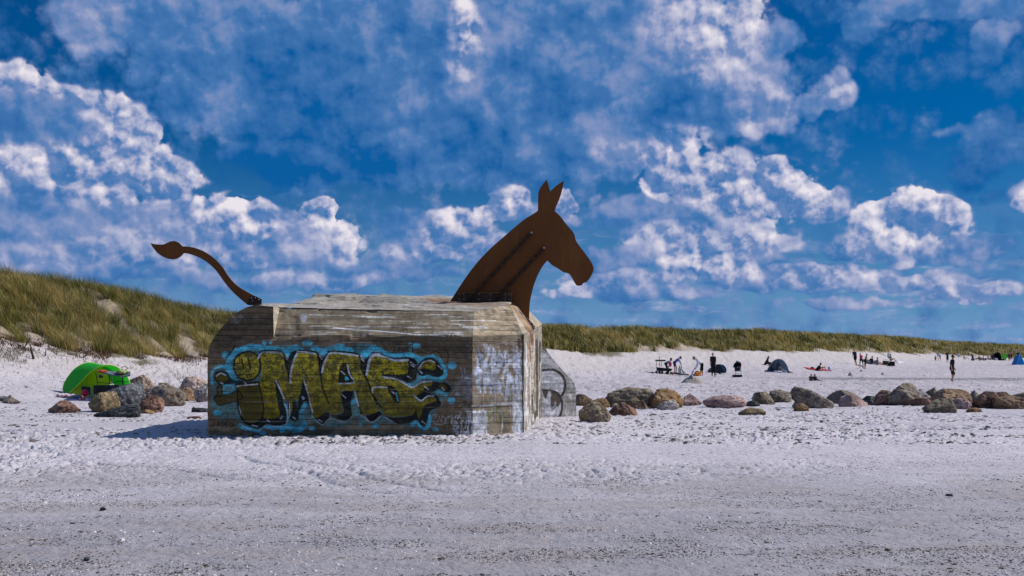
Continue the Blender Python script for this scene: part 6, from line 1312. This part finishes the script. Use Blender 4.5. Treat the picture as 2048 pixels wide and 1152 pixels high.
# stroller
T5 = T(1400, 690, 9.31); Ys = dY(1476, 754)
sb = W(*T5([(706,595)])[0], Ys); st_ = thing('stroller', 'empty black pushchair with white cloth on its hood, standing alone', 'pushchair', (sb[0], sb[1], float(zbase(sb[0], sb[1]))))
def q5(x, y, dy=0): return Vector(W(*T5([(x, y)])[0], Ys+dy))
for x in (655, 765):
    m_ = MB(); m_.tube([q5(x, 560), q5(x-2, 430, .1), q5(x+(8 if x < 700 else -8), 330, .35)], .016, 6); m_.build('side_frame', blackm, st_, True)
m_ = MB(); m_.tube([q5(655, 530), q5(765, 530)], .014, 6); m_.tube([q5(655, 492), q5(765, 492)], .014, 6); m_.tube([q5(663, 330, .4), q5(680, 300, .5), q5(735, 300, .5), q5(757, 330, .4)], .014, 6); m_.build('cross_bar', blackm, st_, True)
h_ = catmull([q5(643, 400), q5(645, 350), q5(668, 322), q5(706, 312), (q5(745, 322)), q5(768, 350), q5(770, 400)], 4); h_ = [Vector(q) for q in h_]; V_ = []; k = len(h_)
for j in range(6):
    t = j/5; V_ += [tuple(h_[i]+Vector((0, .45*t, -.10*t*t))) for i in range(k)]
mk('hood', V_+[tuple(h_[k//2]+Vector((0, .45, -.35)))], [(j*k+i, j*k+i+1, (j+1)*k+i+1, (j+1)*k+i) for j in range(5) for i in range(k-1)]+[(5*k+i, 5*k+i+1, 6*k) for i in range(k-1)], simple('black_canvas', (.02,.022,.025), .85), st_, True)
m_ = MB(); m_.prism([q5(655, 400, .1), q5(757, 400, .1), q5(752, 485, .0), q5(660, 485, .0)], (0, .30, 0)); m_.build('seat', simple('black_nylon', (.012,.018,.028), .6), st_)
for x in (700, 742): m_ = MB(); m_.ell(tuple(q5(x, 412, .05)), (.03, .02, .05), 8, 6); m_.build('harness_pad', simple('pale_pad', (.4,.4,.42)), st_, True)
m_ = MB(); m_.prism([q5(630, 555), q5(785, 555), q5(790, 592), q5(625, 592)], (0, .5, 0)); m_.build('basket', simple('black_canvas', (.02,.022,.025), .85), st_)
for x in (640, 776):
    for dy in (0, .55): m_ = MB(); c_ = q5(x, 578, dy); m_.tube([c_+Vector((-.03, 0, 0)), c_+Vector((.03, 0, 0))], .09, 14); m_.build('wheel', blackm, st_)
heap('muslin_cloth', 'small white cloth on top of the pushchair hood', 'cloth', T5([(665,285),(735,322)]), Ys+.2, .1, whitef, seed=14, dp=.12)
# grey half-dome shelter
Yd_ = dY(1560, 745)
op = T5([(1245,485),(1270,440),(1310,370),(1360,305),(1410,272),(1465,262),(1530,275),(1585,325),(1625,395),(1655,490)])
P = catmull([W(*q, Yd_) for q in op], 4); k = len(P); base = W(1557, 743, Yd_+.8); base[2] = float(zbase(base[0], base[1])); sh_ = thing('beach_shelter', 'grey-blue half-dome shelter, open towards the sea, with a sunbather inside', 'shelter', base); V_ = []
for j in range(9):
    t = j/8; f = math.cos(t*math.pi/2)
    for p_ in P: V_.append((base[0]+(p_[0]-base[0])*(.35+.65*f), Yd_+1.35*math.sin(t*math.pi/2), P[0][2]+(p_[2]-P[0][2])*f))
mk('canopy', V_, [(j*k+i, j*k+i+1, (j+1)*k+i+1, (j+1)*k+i) for j in range(8) for i in range(k-1)], fab('grey_blue_nylon', (.085,.12,.19), .2), sh_, True)
m_ = MB(); m_.tube([Vector(p_) for p_ in P], .022, 6); m_.build('front_hoop', simple('pale_tape', (.3,.34,.42), .6), sh_, True)
m_ = MB(); c_ = Vector(W(*T5([(1465,262)])[0], Yd_)); m_.tube([c_, c_+Vector((0, 0, .06))], .012, 5); m_.tube([c_, Vector(base)+Vector((0, .45, .05))], .012, 5); m_.build('centre_pole', blackm, sh_)
m_ = MB(); m_.prism([W(*q, Yd_-.02) for q in T5([(1440,330),(1470,320),(1500,400),(1480,470),(1380,480),(1420,400)])], (0, .02, 0)); m_.build('entrance_flap', simple('dark_gauze', (.03,.04,.06), .8), sh_)
towel('shelter_mat', 'blue mat spilling out of the grey half-dome shelter', 1535, 742.8, 1577, 746, simple('blue_mat', (.20,.30,.48), .9), 1.0, .03, seed=7)['category'] = 'mat'
heap('beach_bag', 'black bag at the right foot of the grey half-dome shelter', 'bag', T5([(1625,490),(1700,520)]), Yd_-.2, .1, simple('black_nylon', (.012,.018,.028), .6), seed=15, dp=.15)
heap('beach_bag', 'dark bag inside the left side of the grey half-dome shelter', 'bag', T5([(1320,430),(1375,490)]), Yd_+.2, .1, simple('black_nylon', (.012,.018,.028), .6), seed=16, dp=.15)
towel('beach_towel', 'red towel under the curled-up person in black', 1615, 738, 1664, 742, simple('red_towelling', (.60,.05,.06), .9), 1.6, .03, seed=8)
towel('beach_towel', 'small red mat beside the two seated children', 1634, 761, 1644, 762.6, simple('red_towelling', (.60,.05,.06), .9), .6, .03, seed=9)
c_ = W(1659, 737.2, dY(1659, 742)); m_ = MB(); m_.ell(tuple(c_), (.17, .17, .17), 20, 14); o = m_.build('beach_ball', pattern('ball_panels', (.55,.62,.72), (.10,.18,.36), (.75,.75,.78), 5), None, True, tuple(c_-np.array([0, 0, .17]))); tag(o, 'blue and white ball at the feet of the curled-up person', 'ball')
for x0, x1, y0, y1, lb in ((1621,1628,733.5,738.5,'small dark bag at the left end of the red towel'), (1611,1616,736,739.5,'tiny dark bundle left of the red towel')): heap('beach_bag', lb, 'bag', [(x0, y0), (x1, y1)], dY(1622, 738.6)+.3, .1, simple('black_nylon', (.012,.018,.028), .6), seed=int(x0), dp=.2)
# picnic group's dark windbreak and rug
Yg = dY(1775, 731); m_ = MB(); a = W(1767, 731.5, Yg+.4); b = W(1790, 732.2, Yg-.4)
m_.add([a, b, b+np.array([0, .04, .52]), a+np.array([0, .04, .60]), a+np.array([0, .5, 0]), b+np.array([0, .5, 0]), b+np.array([0, .3, .50]), a+np.array([0, .3, .58])], [(0,1,2,3),(4,7,6,5),(3,2,6,7),(0,3,7,4),(1,5,6,2),(0,4,5,1)])
o = m_.build('windbreak', simple('brown_black_canvas', (.03,.024,.018), .9), None, False, tuple(a)); tag(o, 'low dark canvas windbreak in front of the picnic group', 'windbreak')
towel('picnic_rug', 'dark rug under the picnic group', 1736, 727.5, 1765, 729.5, simple('dark_blanket', (.018,.02,.035), .9), 3, .1, seed=10)['category'] = 'rug'
heap('backpack', 'blue and black rucksack at the left end of the picnic rug', 'bag', [(1738, 717), (1745, 729)], Yg+1, .1, simple('slate_nylon', (.04,.07,.12), .8), seed=18, dp=.25)
heap('parasol_cover', 'white folded cover standing behind the seated woman of the picnic group', 'cover', [(1774.5,705), (1779.5,717)], dY(1779, 722)+1, .1, whitef, seed=19, dp=.12)
towel('beach_towel', 'white towel on the sand right of the picnic group', 1797, 725.5, 1808, 726.2, simple('white_towelling', (.6,.6,.66), .9), 1.5, .03, seed=11)
# dug-up sand heap and castles
def mound(name, label, x0, y0, x1, y1, seed, mat=m_sand, rough=.5):
    g = G((x0+x1)/2, y1); Wd = (x1-x0)/F*g[1]; H = (y1-y0)/F*g[1]; nr, na = 22, 48; V = []; Fc = []
    for i in range(nr+1):
        t = i/nr
        for k in range(na):
            th = 2*math.pi*k/na; rr2 = t*(1+.25*float(vn2(np.array([math.cos(th)*1.5+seed]), np.array([math.sin(th)*1.5]), 3)[0]-.5)); x = g[0]+rr2*Wd*.55*math.cos(th)-.12*Wd*(1-t); y = g[1]+Wd*.35+rr2*Wd*.45*math.sin(th)
            h_ = H*(1-t)**.95*(1+rough*float(fbm2(np.array([x*5]), np.array([y*5]), 3, seed)[0]-.5)); V.append((x, y, float(zbase(x, y))+h_*1.15-.05*t))
    Fc = [(i*na+k, i*na+(k+1) % na, (i+1)*na+(k+1) % na, (i+1)*na+k) for i in range(nr) for k in range(na)]
    o = mk(name, V, np.array(Fc), mat, None, True, tuple(g), attrs={'col': np.tile([.36,.315,.27], (len(V), 1))}); tag(o, label, 'sand heap'); return o
mound('sand_heap', 'shovelled sand heap before the party clearing up', 1366, 753, 1415, 766, 71, rough=.9)
mound('sand_heap', 'small sand cone below the crawling child', 1697, 744.5, 1708, 750.5, 72); mound('sand_heap', 'low sand cone right of the crawling child', 1762, 745.5, 1772, 749.5, 73); mound('sand_heap', 'tiny sand cone just left of the shirtless boy', 1720, 739.5, 1729, 743, 74)
# far right tents
def tent3(label, pts, Y0, dep, mat, name='beach_tent'):
    r_, P = dome(name, label, pts, Y0, dep, mat, 'tent'); m_ = MB(); m_.tube([Vector(p_) for p_ in P], .035, 5); m_.build('front_hoop', mat, r_, True); return r_
T7 = T(1840, 670, 9.846)
tent3('black tent in the far crowd left of the bright green windbreak', T7([(1430,490),(1440,430),(1480,370),(1530,340),(1570,360),(1600,430),(1610,500)]), dY(1995, 720.5), 2.5, fab('black_tent_nylon', (.012,.014,.014), .05))
o = MB().prism([W(*q, dY(2010, 720)) for q in T7([(1600,385),(1630,400),(1660,372),(1705,365),(1708,420),(1695,505),(1680,505),(1640,460),(1618,445)])], (0, .3, 0)).build('windbreak', fab('bright_green_nylon', (.12,.65,.06), .3), None, False, tuple(G(2010, 721))); tag(o, 'bright green windbreak between the black tent and the bathers', 'windbreak')
r_ = tent3('tall bright blue tent at the right edge of the beach', T7([(1870,582),(1900,500),(1935,420),(1960,375),(1985,420),(2030,500),(2060,590)]), dY(2040, 729.5), 2.0, fab('blue_tent_nylon', (.015,.17,.50), .25))
m_ = MB(); m_.tube([Vector(W(*q, dY(2040, 729.5)-.1)) for q in T7([(1955,385),(1950,470),(1915,575)])], .05, 5); m_.build('front_seam', fab('pale_blue_nylon', (.12,.40,.75), .2), r_, True)
for i, (x0, x1, y0, y1, c_, lb) in enumerate(((1942,1949,717,721,(.02,.05,.12),'dark blue bundle at the left of the far crowd'), (1960,1964,715,720.5,(.02,.02,.03),'black bag in the middle of the far crowd'), (1969,1973,716,720.5,(.03,.10,.25),'blue bag right of the fair-haired bather'), (1990,1995,716.5,720.5,(.55,.58,.68),'whitish bundle left of the black tent'), (2004,2008,717,721,(.02,.02,.02),'black bundle under the green windbreak'), (2028,2033,713,727,(.03,.09,.14),'dark teal bag left of the blue tent'))):
    heap('beach_bag', lb, 'bag', [(x0, y0), (x1, y1)], dY((x0+x1)/2, y1+.5), .1, simple('bag_fabric', c_, .8), seed=90+i, dp=.35)
